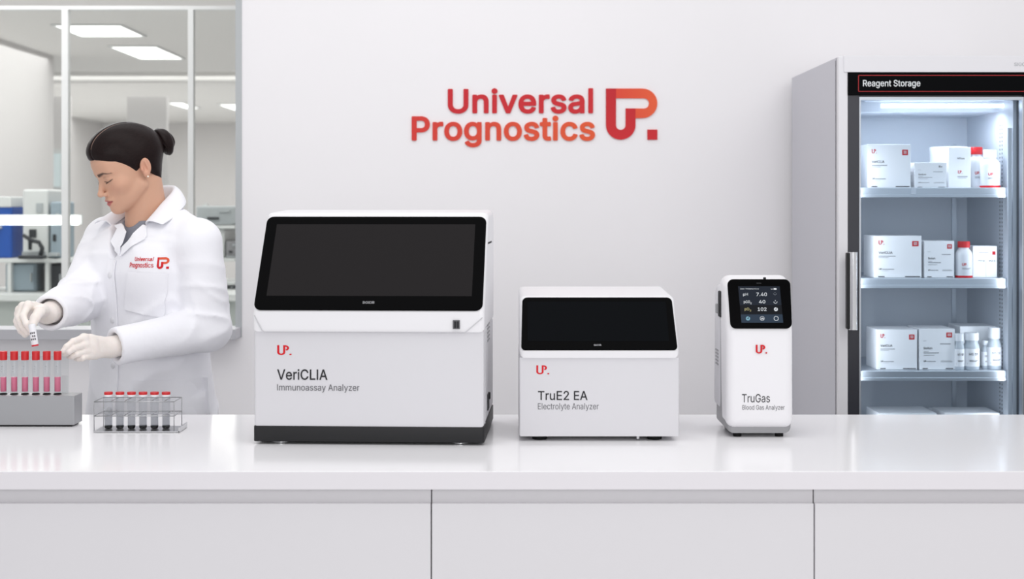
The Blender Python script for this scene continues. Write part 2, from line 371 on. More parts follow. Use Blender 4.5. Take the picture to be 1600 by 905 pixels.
    (9, '1'): (457, ["69 -5 67 0 67 55 71 62 76 64 201 64 203 70 202 430 201 431 91 350 86 349 81 351 78 355 77 360 77 430 81 435 196 518 276 518 281 517 285 510 285 65 391 64 396 63 400 55 400 0 398 -5 391 -9 76 -9"]),
    (9, '2'): (457, ["59 -7 55 0 55 50 249 257 277 290 302 330 309 350 311 370 309 390 305 405 299 416 286 430 274 439 254 447 234 451 214 451 199 448 184 443 169 434 158 425 143 400 137 380 136 360 132 355 124 353 64 353 57 360 58 385 63 410 72 435 89 462 111 485 139 504 169 517 204 524 239 524 274 519 309 506 329 493 350 475 365 455 379 430 387 405 390 380 389 350 383 325 365 285 334 242 284 185 175 70 179 66 184 66 394 65 398 60 398 55 398 0 396 -5 389 -9 64 -9"]),
    (9, '4'): (457, ["35 98 31 105 31 160 34 165 240 514 245 518 250 518 315 517 320 511 319 505 125 175 130 172 270 172 273 175 273 180 273 315 275 323 280 327 285 327 345 327 349 325 352 320 352 315 352 175 355 172 415 172 420 169 422 160 422 105 420 99 415 96 353 95 352 0 350 -5 345 -9 340 -9 285 -9 280 -9 275 -5 273 0 273 90 272 95 270 96 40 96"]),
    (9, '7'): (457, ["92 -7 88 0 89 5 309 440 307 442 302 443 62 443 57 445 53 450 53 510 55 515 62 518 392 518 397 516 400 510 399 445 172 -5 167 -9 162 -9 97 -9"]),
    (9, 'A'): (484, ["11 -7 7 0 8 5 194 515 201 518 276 518 281 517 285 510 471 5 472 0 470 -5 466 -9 461 -9 396 -9 388 -5 339 130 336 133 146 133 140 130 91 -7 81 -9 16 -9", "169 210 200 300 236 415 241 418 278 300 310 210 306 208 171 208"]),
    (9, 'C'): (514, ["107 48 78 83 54 128 39 178 33 218 31 273 39 333 55 381 76 423 100 453 135 484 175 507 215 519 265 525 305 522 325 518 355 508 390 491 425 463 440 446 455 424 466 403 475 378 482 348 480 342 475 339 470 339 405 340 400 345 388 378 372 403 345 426 320 438 295 445 270 447 245 445 215 438 190 425 165 406 146 383 132 358 120 323 114 288 112 253 115 213 126 168 134 148 145 128 160 109 175 94 190 83 210 73 245 64 275 62 305 66 335 77 358 93 373 108 389 133 400 163 405 168 410 169 475 169 482 163 480 148 473 123 464 103 450 78 436 58 422 43 385 15 360 2 335 -6 290 -15 265 -16 235 -14 190 -4 170 4 145 18"]),
    (9, 'E'): (423, ["55 -7 51 0 51 505 53 515 60 518 375 518 380 513 381 505 381 450 375 443 140 443 135 441 135 296 356 295 363 290 364 285 364 230 360 221 355 220 135 220 134 70 140 66 380 65 384 60 384 55 384 0 382 -5 375 -9 60 -9"]),
    (9, 'I'): (194, ["55 -7 51 0 51 510 55 516 60 518 125 518 130 517 134 510 134 0 130 -8 125 -9 60 -9"]),
    (9, 'L'): (397, ["55 -7 51 0 51 510 55 516 60 518 125 518 130 517 134 510 135 68 140 66 365 65 370 60 370 55 370 0 368 -5 360 -9 60 -9"]),
    (9, 'O'): (537, ["107 48 79 83 54 128 39 178 33 218 31 273 39 333 55 383 77 423 105 458 135 484 175 507 215 519 265 525 305 522 350 511 390 491 414 473 430 458 447 438 463 413 484 368 498 313 502 273 502 238 494 178 479 128 455 83 425 46 390 18 365 5 345 -3 300 -14 250 -15 220 -12 190 -4 170 4 145 18 124 33", "165 103 145 128 129 158 120 187 114 223 112 258 115 298 124 338 135 363 150 388 172 413 193 428 220 440 245 445 280 446 310 441 335 431 365 410 388 383 406 348 416 313 421 268 418 213 410 173 395 138 375 109 350 88 320 72 290 64 255 63 225 68 190 83"]),
    (9, 'P'): (449, ["55 -7 51 0 51 505 53 515 60 518 250 518 295 511 315 505 335 496 365 475 385 454 400 430 412 395 418 360 417 325 409 290 397 260 380 235 359 215 335 198 305 186 280 180 250 177 135 176 134 0 132 -5 125 -9 60 -9", "135 253 135 441 140 443 235 443 260 441 290 433 302 425 313 415 324 400 330 385 334 365 335 340 332 320 328 305 320 289 307 275 285 260 255 252 140 251"]),
    (9, 'R'): (453, ["55 -7 51 0 51 505 53 515 60 518 255 517 303 510 340 496 363 480 379 465 391 450 402 430 410 410 416 385 418 340 415 315 410 295 402 275 391 255 379 240 365 227 347 215 328 205 436 5 437 0 435 -5 430 -9 425 -9 355 -9 350 -8 346 -5 244 185 240 189 140 189 135 187 134 185 134 0 132 -5 125 -9 60 -9", "135 264 135 441 140 443 230 443 265 441 295 431 310 421 320 411 326 400 333 380 336 360 335 340 332 320 326 305 309 285 290 273 260 266"]),
    (9, 'S'): (451, ["73 35 53 61 38 91 30 126 29 136 33 144 38 146 108 145 112 141 116 121 122 106 133 91 143 82 158 72 178 64 198 60 223 58 248 60 268 64 288 71 305 81 318 92 331 111 336 126 337 141 335 156 328 170 317 181 303 191 268 206 168 235 138 246 101 266 73 290 63 303 53 322 48 336 43 361 44 386 47 406 53 426 60 441 78 466 106 491 143 510 178 520 218 525 263 523 298 515 331 501 348 490 365 476 390 446 400 426 407 401 410 376 406 371 398 369 333 370 328 376 326 391 320 406 308 421 298 429 283 438 263 445 243 449 223 450 203 448 183 444 163 436 148 426 135 411 128 397 124 381 125 366 127 356 133 346 148 331 163 321 213 302 318 271 363 246 383 229 397 211 406 196 413 177 416 156 417 131 414 111 409 91 401 71 380 41 364 26 348 14 328 3 303 -7 278 -13 253 -17 198 -17 173 -14 148 -8 105 11 88 22"]),
    (9, 'T'): (453, ["187 -6 184 0 184 440 182 443 177 443 32 443 27 445 23 450 23 455 23 510 25 515 32 518 417 518 422 517 426 510 426 505 426 450 422 444 417 443 272 443 266 440 266 0 262 -8 257 -9 192 -9"]),
    (9, 'U'): (521, ["105 40 86 62 71 87 59 117 53 147 51 177 51 507 51 512 55 516 60 518 125 518 130 516 133 512 133 177 136 152 144 127 152 112 164 97 190 77 220 65 260 61 300 66 330 78 355 98 366 112 373 127 381 152 384 177 384 512 390 517 395 518 461 517 466 512 466 507 465 157 462 132 455 107 445 83 431 62 419 47 400 29 365 6 345 -3 320 -10 275 -17 225 -15 200 -11 175 -3 140 13 120 27"]),
    (9, 'V'): (484, ["197 -5 8 505 7 510 9 515 16 518 21 518 86 518 91 515 200 210 241 85 282 210 388 515 396 518 466 518 471 513 471 505 286 -4 281 -9 276 -9 206 -9 201 -8"]),
    (9, 'a'): (393, ["56 21 43 36 32 56 25 76 22 96 21 116 25 141 33 161 45 178 55 188 70 199 90 209 110 216 150 225 240 237 255 240 265 247 267 261 262 286 253 301 235 315 210 321 175 320 145 310 125 296 108 271 105 266 100 265 40 282 34 286 32 291 40 310 50 327 70 350 95 368 125 382 160 390 195 393 230 390 265 381 295 365 312 351 326 331 338 306 344 281 346 251 345 -4 340 -9 335 -9 275 -9 269 -4 268 21 265 25 243 6 215 -9 185 -16 145 -17 115 -12 93 -4 74 6", "115 72 104 86 102 96 101 111 103 121 108 131 120 142 135 150 160 156 265 174 267 171 267 131 262 111 250 89 230 71 215 63 200 57 170 54 155 55 135 60"]),
    (9, 'e'): (408, ["83 32 62 57 43 92 31 127 26 162 25 202 31 247 42 282 60 317 84 346 109 366 139 381 169 390 204 393 244 389 274 381 304 365 324 349 340 332 353 312 365 287 373 262 378 232 380 197 379 165 374 160 369 160 109 160 106 157 107 147 115 117 126 97 145 77 169 62 189 57 214 55 234 57 254 62 274 74 289 92 299 110 304 114 309 114 364 101 372 97 374 92 371 82 356 52 334 25 304 4 289 -3 269 -10 229 -16 184 -15 144 -6 114 8", "107 232 110 247 117 267 127 282 140 297 154 307 169 315 184 319 204 321 224 320 239 316 254 309 264 302 278 287 287 272 294 252 299 232 294 230 109 230"]),
    (9, 'g'): (429, ["70 -111 50 -86 42 -71 42 -66 49 -60 99 -32 104 -32 109 -36 124 -55 139 -69 159 -80 174 -85 199 -88 229 -87 249 -82 269 -73 288 -56 298 -36 302 -16 302 34 299 42 292 34 275 19 244 2 219 -3 184 -4 149 2 124 11 94 29 72 49 54 74 37 109 30 139 26 174 26 209 31 249 41 284 59 319 79 344 104 366 129 380 159 389 184 393 204 393 224 391 244 387 259 380 277 369 304 343 304 379 309 387 369 388 374 388 379 385 381 379 381 -21 375 -56 363 -86 353 -101 339 -116 311 -136 274 -151 229 -159 184 -159 139 -151 99 -133", "139 93 126 109 114 134 109 154 106 174 105 204 108 229 113 249 122 269 131 284 144 299 159 310 174 317 194 320 214 321 234 317 249 311 266 299 279 284 290 264 299 236 303 204 302 174 298 144 289 118 277 99 261 84 244 75 224 69 199 68 174 72 154 81"]),
    (9, 'i'): (171, ["46 450 36 465 32 485 37 505 51 521 61 528 71 531 91 533 111 526 124 515 132 500 135 480 129 460 116 445 101 437 81 434 61 439", "46 -5 44 0 44 380 46 385 51 388 116 388 121 385 123 380 123 0 121 -5 116 -9 56 -9 51 -9"]),
    (9, 'n'): (414, ["48 -7 44 0 44 375 46 385 53 388 113 388 118 386 121 380 121 350 123 346 138 362 158 376 183 387 208 392 238 393 263 390 288 382 308 372 328 355 346 330 357 305 364 275 366 240 366 0 364 -5 358 -9 353 -9 298 -9 293 -8 289 -5 287 0 287 235 284 265 273 290 258 306 238 316 208 320 178 315 153 301 135 280 127 260 123 230 123 0 121 -5 113 -9 53 -9"]),
    (9, 'o'): (419, ["84 31 59 62 43 92 32 127 26 162 25 202 31 247 42 282 61 317 84 345 111 367 134 379 169 389 209 393 244 390 274 382 304 368 334 343 355 317 377 272 387 232 390 187 388 157 385 132 372 92 354 58 332 32 304 8 269 -8 234 -15 194 -17 169 -13 149 -8 114 8", "141 82 129 97 118 117 111 137 107 162 105 187 107 217 112 242 119 262 127 277 139 292 154 305 169 314 189 319 209 321 229 319 249 313 269 299 285 282 296 262 305 232 310 197 309 167 304 137 295 112 283 92 269 77 249 63 229 57 204 55 179 59 159 67"]),
    (9, 'p'): (428, ["46 -148 44 -143 44 382 48 386 53 388 116 387 121 382 121 347 123 341 138 360 158 375 178 386 198 391 228 393 253 392 278 386 308 374 338 353 361 327 378 297 391 257 398 207 398 162 391 117 376 77 354 42 328 16 298 -3 263 -14 243 -16 218 -17 183 -10 151 7 138 18 128 30 123 27 123 22 123 -143 121 -148 113 -152 53 -152", "157 82 144 97 134 117 128 137 123 162 122 187 123 217 128 242 136 267 145 282 157 297 169 307 183 314 198 319 218 321 238 320 258 314 278 301 293 285 306 262 314 237 318 207 318 172 314 142 304 112 292 92 278 77 263 66 243 58 218 56 193 60 173 69"]),
    (9, 'r'): (263, ["48 -7 44 0 44 375 46 385 53 388 113 388 118 386 121 380 121 355 123 352 148 375 178 389 208 394 248 392 252 385 252 325 252 320 248 315 243 313 198 317 168 309 153 300 141 290 134 280 127 265 123 240 123 0 121 -5 113 -9 53 -9"]),
    (9, 't'): (231, ["85 16 72 31 65 46 60 61 56 81 56 316 51 318 6 318 0 321 -3 326 -3 381 1 386 6 388 51 388 56 390 56 471 61 479 126 480 134 476 135 471 136 390 141 388 206 388 211 385 213 376 213 326 210 321 206 318 141 318 135 316 135 101 137 81 140 71 144 66 156 61 171 59 201 63 208 61 211 56 222 1 216 -7 196 -11 166 -13 146 -12 111 -2 96 7"]),
    (9, 'u'): (414, ["83 24 70 40 56 65 50 85 45 115 44 375 46 385 53 388 58 388 113 388 121 385 123 380 123 145 126 115 137 90 153 73 173 63 203 59 228 63 253 75 264 85 271 95 283 120 287 150 288 382 293 387 298 388 358 388 363 386 366 380 366 375 366 0 364 -5 358 -9 298 -9 293 -7 289 0 288 34 269 15 245 0 223 -9 193 -14 163 -13 133 -7 103 8"]),
    (21, ' '): (188, []),
    (21, 'P'): (455, ["46 -15 42 -10 39 0 39 510 42 520 50 527 60 530 250 530 280 527 305 521 330 512 350 501 375 483 396 460 413 430 425 395 430 360 428 320 419 280 405 249 387 225 365 204 340 187 315 177 295 171 265 166 149 165 146 160 146 0 143 -10 135 -19 125 -21 60 -21", "147 265 147 430 230 431 260 429 285 422 305 406 313 395 319 380 323 360 323 340 317 310 310 296 300 284 280 271 250 264 150 263"]),
    (21, 'U'): (527, ["96 32 75 57 60 82 46 117 41 147 39 177 39 507 40 517 43 522 50 527 60 530 125 530 135 527 144 517 145 507 145 177 149 147 155 132 165 115 176 102 190 91 205 83 220 78 240 74 260 73 280 74 300 78 315 83 330 92 342 102 354 117 363 132 368 147 372 177 372 507 373 517 380 525 390 530 460 530 470 526 477 517 478 507 477 157 474 132 468 107 458 82 443 57 426 37 410 21 373 -3 330 -20 305 -25 275 -29 245 -29 215 -26 170 -14 145 -4 130 5"]),
    (21, 'a'): (399, ["49 11 35 27 21 51 14 71 9 96 10 126 14 146 22 166 35 185 60 207 100 226 150 237 245 250 255 255 255 261 251 281 242 296 225 306 200 310 175 308 150 299 133 286 115 259 105 254 95 254 35 271 25 278 20 291 27 311 41 336 64 361 92 381 125 394 160 402 200 405 235 401 270 392 305 373 323 356 337 336 349 311 356 281 358 251 358 1 355 -11 350 -17 340 -21 275 -21 262 -14 255 -1 230 -16 205 -24 180 -29 150 -30 120 -26 95 -18 70 -6", "123 81 115 93 113 111 119 126 130 134 145 140 165 145 250 159 255 157 254 131 248 111 239 96 220 79 195 69 170 66 140 71"]),
    (21, 'c'): (406, ["77 22 51 52 32 87 22 117 14 157 13 202 19 247 31 287 53 327 74 352 104 377 134 392 169 402 209 405 249 401 284 391 319 372 347 347 369 316 382 282 382 272 376 262 364 256 309 242 299 241 289 247 270 282 260 292 249 300 234 306 214 309 194 308 174 303 159 294 146 282 135 267 128 252 118 212 117 187 119 162 129 122 144 97 154 86 167 77 179 71 194 68 214 67 229 70 244 75 257 82 268 92 275 102 289 131 299 137 309 137 374 120 382 112 383 97 374 71 359 45 334 17 304 -5 269 -21 229 -28 184 -28 144 -19 108 -3"]),
    (21, 'e'): (414, ["74 24 51 52 32 87 22 117 14 157 13 202 19 247 31 287 49 322 73 352 94 370 129 390 164 401 204 405 239 402 274 394 309 376 333 357 351 337 364 317 378 287 386 257 391 222 392 167 388 157 383 152 374 148 124 148 121 147 121 142 131 112 149 89 169 76 199 68 234 69 259 78 274 92 289 117 299 125 309 126 374 110 383 102 385 97 386 87 378 67 368 47 342 17 309 -7 274 -21 234 -28 184 -27 144 -19 108 -3 94 7", "124 243 122 247 131 267 142 282 153 292 174 304 204 309 234 305 254 295 264 285 273 272 283 247 279 242"]),
    (21, 'g'): (435, ["63 -121 44 -98 31 -76 31 -61 34 -56 44 -49 94 -21 104 -20 116 -26 144 -58 164 -69 179 -74 199 -76 219 -76 239 -73 264 -62 280 -46 288 -26 290 9 289 14 274 4 254 -6 229 -14 194 -16 159 -13 134 -6 103 9 75 29 56 49 40 74 27 104 17 144 13 179 14 219 21 259 30 289 48 324 71 354 99 377 124 390 159 401 194 405 234 402 259 394 289 375 298 394 309 400 374 400 384 396 391 389 393 379 393 -11 391 -36 388 -56 383 -71 374 -92 351 -121 339 -132 319 -146 279 -162 234 -171 184 -171 159 -168 134 -162 94 -144", "149 100 137 114 129 129 122 149 118 169 117 194 119 219 123 239 130 259 138 274 149 287 159 296 174 304 189 308 209 309 224 307 239 302 254 293 269 278 279 259 287 234 291 204 290 174 287 149 279 125 269 108 254 94 239 85 224 82 204 80 184 82 164 89"]),
    (21, 'i'): (177, ["37 435 29 445 22 460 19 480 22 500 29 515 36 525 54 538 69 543 84 545 99 543 109 539 129 526 141 510 147 495 148 480 147 465 141 450 129 434 109 421 99 417 84 415 69 417 54 422", "39 -15 34 -9 32 0 33 385 39 395 49 400 119 399 129 393 135 380 134 -5 128 -15 114 -21 49 -21"]),
    (21, 'l'): (195, ["44 -15 40 -10 37 0 38 530 43 540 53 545 123 546 135 540 139 535 141 525 140 -5 134 -15 123 -21 58 -21"]),
    (21, 'n'): (420, ["39 -15 35 -10 32 0 32 380 35 390 43 397 53 400 113 400 126 395 130 390 133 380 138 377 158 390 183 399 208 404 238 405 278 398 298 391 317 380 338 362 354 340 368 310 375 280 378 240 378 0 375 -10 368 -18 353 -21 293 -21 283 -16 278 -10 275 0 275 235 272 260 263 283 248 298 233 305 208 308 183 304 163 293 146 275 138 255 135 225 135 0 132 -10 123 -19 113 -21 53 -21"]),
    (21, 'o'): (425, ["77 22 51 52 32 87 22 117 14 157 13 202 19 247 31 287 49 322 74 352 104 376 129 390 164 401 209 405 249 401 284 391 312 377 342 352 366 322 388 277 399 232 402 187 401 157 397 132 384 88 364 52 339 22 309 -3 274 -19 234 -27 189 -28 164 -25 144 -19 108 -3", "149 91 137 107 129 122 119 162 117 187 118 212 123 237 130 257 138 272 149 285 162 297 174 303 189 307 209 309 229 307 244 302 264 288 277 272 287 252 294 227 297 202 297 172 293 142 284 117 275 102 262 87 248 77 229 69 204 67 184 70 164 78"]),
    (21, 'r'): (269, ["39 -15 35 -10 32 0 32 380 35 390 43 397 53 400 113 400 126 395 130 390 133 382 138 383 168 398 193 405 213 406 243 405 253 403 261 395 264 385 264 320 260 310 248 302 203 305 188 303 173 298 159 290 149 280 138 260 135 240 135 0 132 -10 123 -19 113 -21 53 -21"]),
    (21, 's'): (375, ["53 17 34 42 20 72 15 97 19 107 26 112 91 128 101 127 111 120 121 95 131 81 151 70 176 66 206 68 226 75 241 87 247 102 243 117 231 127 216 132 131 153 106 162 76 178 51 200 35 227 30 242 27 262 26 282 29 302 35 322 43 337 61 359 83 377 116 393 146 402 186 405 221 403 251 396 281 382 296 371 311 357 323 342 335 322 345 292 343 282 336 273 271 256 261 257 251 265 240 287 227 302 211 309 186 312 161 308 141 298 132 287 130 272 136 261 156 250 246 226 281 214 306 199 326 181 336 167 344 152 349 137 352 117 352 97 349 77 342 57 334 42 311 14 281 -7 246 -21 206 -28 161 -28 116 -20 97 -13 81 -5"]),
    (21, 't'): (237, ["76 8 61 26 54 41 49 56 44 81 44 301 41 306 1 307 -7 311 -12 316 -15 326 -15 381 -9 393 1 399 42 401 44 406 44 471 46 481 51 486 56 490 66 492 131 491 141 486 146 476 147 406 149 401 206 400 217 396 224 386 225 326 221 314 216 310 206 306 151 306 147 301 147 96 149 81 151 76 156 73 171 71 201 75 211 73 216 70 222 61 234 1 231 -9 221 -18 196 -24 156 -25 131 -21 109 -14 90 -4"]),
    (21, 'v'): (399, ["149 -15 143 -5 -2 370 -4 380 -1 390 7 397 17 400 87 400 97 396 102 390 192 143 197 140 287 390 292 395 302 400 372 400 382 397 387 393 391 385 390 370 244 -10 237 -18 227 -21 162 -21"]),
}

def text_bm(s, x0, y0, x1, y1, depth=0.0004, bold=0.0, space=0.0, bm=None):
    """lettering in local XY that exactly fills the box x0..x1, y0..y1"""
    cu = bpy.data.curves.new('t', 'CURVE')
    cu.dimensions = '2D'
    cu.fill_mode = 'BOTH'
    cu.extrude = 0.5
    order = (21, 9, 0) if bold > .015 else ((9, 0, 21) if bold > 0 else (0, 9, 21))
    pen = 0.0
    for ch in s:
        adv, loops = next(GLYPH[(w, ch)] for w in order if (w, ch) in GLYPH)
        for L in loops:
            v = [int(q) / 1000 for q in L.split()]
            n = len(v) // 2
            sp = cu.splines.new('POLY')
            sp.points.add(n - 1)
            for k in range(n):
                sp.points[k].co = (v[2 * k] + pen, v[2 * k + 1], 0, 1)
            sp.use_cyclic_u = True
        pen += adv / 1000 + space
    o = bpy.data.objects.new('t', cu)
    COL.objects.link(o)
    dg = bpy.context.evaluated_depsgraph_get()
    me = bpy.data.meshes.new_from_object(o.evaluated_get(dg))
    bpy.data.objects.remove(o)
    bpy.data.curves.remove(cu)
    co = np.array([v.co[:] for v in me.vertices])
    lo, hi = co.min(0), co.max(0)
    for v in me.vertices:
        c = v.co
        v.co = (x0 + (c.x - lo[0]) / (hi[0] - lo[0]) * (x1 - x0),
                y0 + (c.y - lo[1]) / (hi[1] - lo[1]) * (y1 - y0),
                (c.z + 0.5) * depth)
    bm = bm or bmesh.new()
    bm.from_mesh(me)
    bpy.data.meshes.remove(me)
    return bm

def arc(cx, cy, r, a0, a1, n=14):
    return [(cx + r * math.cos(math.radians(a0 + (a1 - a0) * k / n)), cy + r * math.sin(math.radians(a0 + (a1 - a0) * k / n))) for k in range(n + 1)]

EU = [(0, 298)] + arc(85, 85, 85, 180, 360) + [(170, 182), (113, 182)] + arc(85, 85, 27.5, 360, 180) + [(58, 298)]
EP = [(58, 298)] + arc(209, 211.5, 86.5, 90, -90) + [(170, 125), (170, 182)] + arc(218, 211, 29.5, -90, 90) + [(58, 241)]
ED = [(238, 0), (295.5, 0), (295.5, 59), (238, 59)]

# the small printed form: bowl hung on the right stroke of the U
EM = [[(0, 298)] + arc(84, 84, 84, 180, 360) + [(168, 182), (124, 182)] + arc(84, 84, 40, 360, 180) + [(44, 298)],
      [(124, 298)] + arc(164, 214, 84, 90, -72) + arc(164, 214, 40, -72, 0)[::1] + [(204, 218)] + arc(164, 214, 40, 8, 80) + [(168, 254), (168, 182), (124, 182)],
      [(256, 0), (298, 0), (298, 43), (256, 43)]]

def emblem(bm, polys, x0, y0, x1, y1, depth=0.0004):
    for P in polys:
        prism([(x0 + x / 295.5 * (x1 - x0), y0 + y / 298 * (y1 - y0)) for x, y in P], 0, depth, bm=bm)
    return bm

# ------------------------------------------------------------------ materials
M = {}
M['wall'] = noisy(mat('wall_paint', (243, 241, 243), 0.75, spec=0.2), 3.0, 0.01)
M['floor'] = mat('floor_vinyl', (228, 228, 229), 0.35)
M['lab_wall'] = mat('lab_wall_paint', (222, 220, 219), 0.8, spec=0.2)
M['lab_ceiling'] = mat('lab_ceiling', (238, 237, 234), 0.9, spec=0.1)
M['frame'] = mat('window_frame_grey', (182, 186, 188), 0.45)
M['frame_white'] = mat('mullion_white', (220, 222, 221), 0.4)
M['sill'] = mat('sill_grey', (186, 186, 191), 0.4)
M['sill_top'] = mat('sill_top', (238, 238, 240), 0.35)
M['pane'] = glass('window_pane', (249, 249, 249), 0.0, 1.0, 1.2)
M['pane2'] = glass('partition_pane', (250, 251, 250), 0.0, 0.8, 1.15)
M['worktop'] = noisy(mat('solid_surface_white', (243, 242, 244), 0.14, spec=0.18), 6, 0.006)
M['cabinet'] = noisy(mat('laminate_grey_white', (219, 217, 220), 0.5, spec=0.3), 4, 0.008)
M['recess'] = mat('recess_grey', (208, 206, 209), 0.5)
M['dark_gap'] = mat('dark_gap', (40, 40, 44), 0.7)
M['shell'] = mat('white_shell', (232, 231, 234), 0.33, spec=0.4)
M['shell_front'] = mat('white_front_panel', (212, 211, 215), 0.4, spec=0.35)
M['black'] = mat('black_bezel', (6, 6, 7), 0.22, spec=0.02)
M['display'] = mat('display_off', (36, 34, 35), 0.4, spec=0.03)
M['display2'] = mat('display_off_dark', (10, 12, 15), 0.3, spec=0.02)
M['base_black'] = mat('base_black', (33, 33, 35), 0.5, spec=0.3)
M['rubber'] = mat('rubber_black', (20, 20, 21), 0.7, spec=0.2)
M['grey_plastic'] = mat('grey_plastic', (148, 148, 151), 0.45)
M['mid_grey'] = mat('mid_grey_plastic', (190, 190, 193), 0.45)
M['ink'] = mat('ink_black', (44, 44, 47), 0.6, spec=0.2)
M['ink_grey'] = mat('ink_grey', (104, 104, 108), 0.6, spec=0.2)
M['ink_light'] = mat('ink_light_grey', (168, 170, 174), 0.6, spec=0.2)
M['red'] = mat('print_red', (205, 20, 34), 0.45, spec=0.3)
M['seam'] = mat('seam_line', (196, 195, 199), 0.6)
M['steel'] = mat('brushed_steel', (205, 206, 208), 0.28, metal=1.0)
M['wire'] = mat('wire_steel', (176, 177, 180), 0.3, metal=1.0)
M['chrome'] = mat('chrome', (225, 226, 228), 0.12, metal=1.0)
M['white_print'] = mat('white_print', (225, 228, 230), 0.5)

def gradient(name, c0, c1, axis='X', rough=0.4):
    m = mat(name, c0, rough)
    nt = m.node_tree
    tc = nt.nodes.new('ShaderNodeTexCoord')
    sp = nt.nodes.new('ShaderNodeSeparateXYZ')
    mx = nt.nodes.new('ShaderNodeMix')
    mx.data_type = 'RGBA'
    mx.inputs[6].default_value = rgb(*c0)
    mx.inputs[7].default_value = rgb(*c1)
    nt.links.new(tc.outputs['Generated'], sp.inputs[0])
    nt.links.new(sp.outputs[axis], mx.inputs[0])
    nt.links.new(mx.outputs[2], nt.nodes['Principled BSDF'].inputs['Base Color'])
    return m

# ------------------------------------------------------------------ the setting
YW = 4.95                      # front of the back wall
XO = at(378, 0, YW).x          # right edge of the window opening
ZS = 0.955                     # underside of the sill
struct('floor', boxes((-6.5, 4.0, -1.0, 24.0, -0.05, 0)), M['floor'], 'pale vinyl floor')
struct('wall_back', boxes((XO, 3.6, YW, YW + 0.15, 0, 3.2), (-3.9, XO, YW, YW + 0.15, 0, ZS), (-3.9, XO, YW, YW + 0.15, 2.75, 3.2)), M['wall'], 'white back wall carrying the red company lettering')
# window frame (its inner right edge shows at x = 368)
wf = struct('window_1', boxes((XO - 0.022, XO, YW - 0.004, YW + 0.1, ZS, 2.75), (-3.9, XO, YW, YW + 0.1, 2.7, 2.75)), M['frame'], 'grey framed interior window on the left')
obj('pane', boxes((-3.9, XO - 0.022, YW + 0.055, YW + 0.061, ZS + 0.03, 2.7)), M['pane'], wf)
sl = struct('trim_1', boxes((-3.9, XO - 0.003, YW - 0.10, YW + 0.05, ZS, ZS + 0.036), bev=0.002), M['sill'], 'grey window sill behind the lab worker')
# glazed partition further back in the lab
Yp = 6.6
def pxx(px, Y): return (px - 800) * Y / F
def pzz(py, Y): return CZ - (py - HY) * Y / F
zr = pzz(12, Yp)
pt = struct('window_2', boxes((-4.0, pxx(368, Yp), Yp, Yp + 0.04, zr - 0.009, zr + 0.009),
                              (pxx(96, Yp), pxx(106, Yp), Yp, Yp + 0.04, 0, zr - .009), (pxx(293.5, Yp), pxx(302, Yp), Yp, Yp + 0.04, 0, zr - .009)), M['frame_white'], 'white framed glass partition seen through the window')
obj('pane', boxes((-4.0, pxx(368, Yp), Yp + 0.017, Yp + 0.022, 0, zr)), M['pane2'], pt)
# the lab behind the window
ZC = 2.70
struct('ceiling', boxes((-6.5, 1.0, YW + 0.15, 24.0, ZC, ZC + 0.1)), M['lab_ceiling'], 'pale lab ceiling beyond the window')
struct('wall_far', boxes((-6.5, 1.0, 22.0, 22.1, 0, ZC)), M['lab_wall'], 'far lab wall')
struct('wall_left', boxes((-4.1, -3.95, YW + 0.15, 12.15, 0, ZC), (-6.5, -6.4, 12.15, 22, 0, ZC)), M['lab_wall'], 'left lab wall')
struct('wall_right', boxes((0.6, 0.7, YW + 0.15, 22, 0, ZC)), M['lab_wall'], 'right lab wall')
struct('trim_2', boxes((-6.4, 0.6, 13.6, 13.9, 2.62, ZC)), M['lab_ceiling'], 'ceiling beam across the lab')
# lit panes in the far wall
lw = mat('far_window_light', (200, 212, 214), 0.4, emit=(214, 228, 230), estr=0.35)
w3 = struct('window_3', boxes((pxx(40, 14), pxx(100, 14), 14.0, 14.06, pzz(300, 14), pzz(232, 14)), bev=0.01), M['frame_white'], 'pale lit interior window far in the lab')
for a, b in ((47, 70), (74, 94)):
    obj('pane', boxes((pxx(a, 13.98), pxx(b, 13.98), 13.97, 14.0, pzz(292, 13.98), pzz(240, 13.98))), lw, w3)
struct('wall_partition', boxes((-6.4, pxx(110, 14.1), 14.06, 14.14, 0, 2.5), (pxx(200, 14.1), pxx(262, 14.1), 14.06, 14.14, 0, 2.5)), M['lab_wall'], 'partition wall in the middle of the lab')

# ------------------------------------------------------------------ ceiling lights of the lab
glow = mat('ceiling_panel_glow', (255, 255, 255), 0.5, emit=(255, 255, 253), estr=2.2)
def ceiling_panel(x0, x1, y0, y1, label):
    t = thing('ceiling_light', label, 'ceiling light', ((x0 + x1) / 2, (y0 + y1) / 2, ZC))
    w, h = (x1 - x0) / 2, (y1 - y0) / 2
    obj('frame', boxes((-w - .02, w + .02, -h - .02, -h, -.012, 0), (-w - .02, w + .02, h, h + .02, -.012, 0), (-w - .02, -w, -h, h, -.012, 0), (w, w + .02, -h, h, -.012, 0)), M['frame_white'], t)
    obj('diffuser', boxes((-w, w, -h, h, -.008, -.002)), glow, t)
    t['group'] = 'recessed ceiling lights of the lab'
Y0, Y1 = 10.0, 10.65
ceiling_panel(pxx(84, Y0), pxx(187, Y0), Y0, Y1, 'larger bright recessed ceiling panel nearest the window top')
Y0, Y1 = 11.35, 12.3
ceiling_panel(pxx(172, Y0), pxx(243, Y0), Y0, Y1, 'bright ceiling panel below and right of the biggest one')
Y0, Y1 = 13.0, 13.5
ceiling_panel(pxx(-60, Y0), pxx(10, Y0), Y0, Y1, 'ceiling panel cut by the left edge of the picture')
Y0, Y1 = 17.6, 18.6
ceiling_panel(pxx(262, Y0), pxx(284, Y0), Y0, Y1, 'small distant ceiling panel just above the hair bun')
ceiling_panel(pxx(334, Y0), pxx(366, Y0), Y0 + .3, Y1 + .3, 'small distant ceiling panel next to the grey window frame')

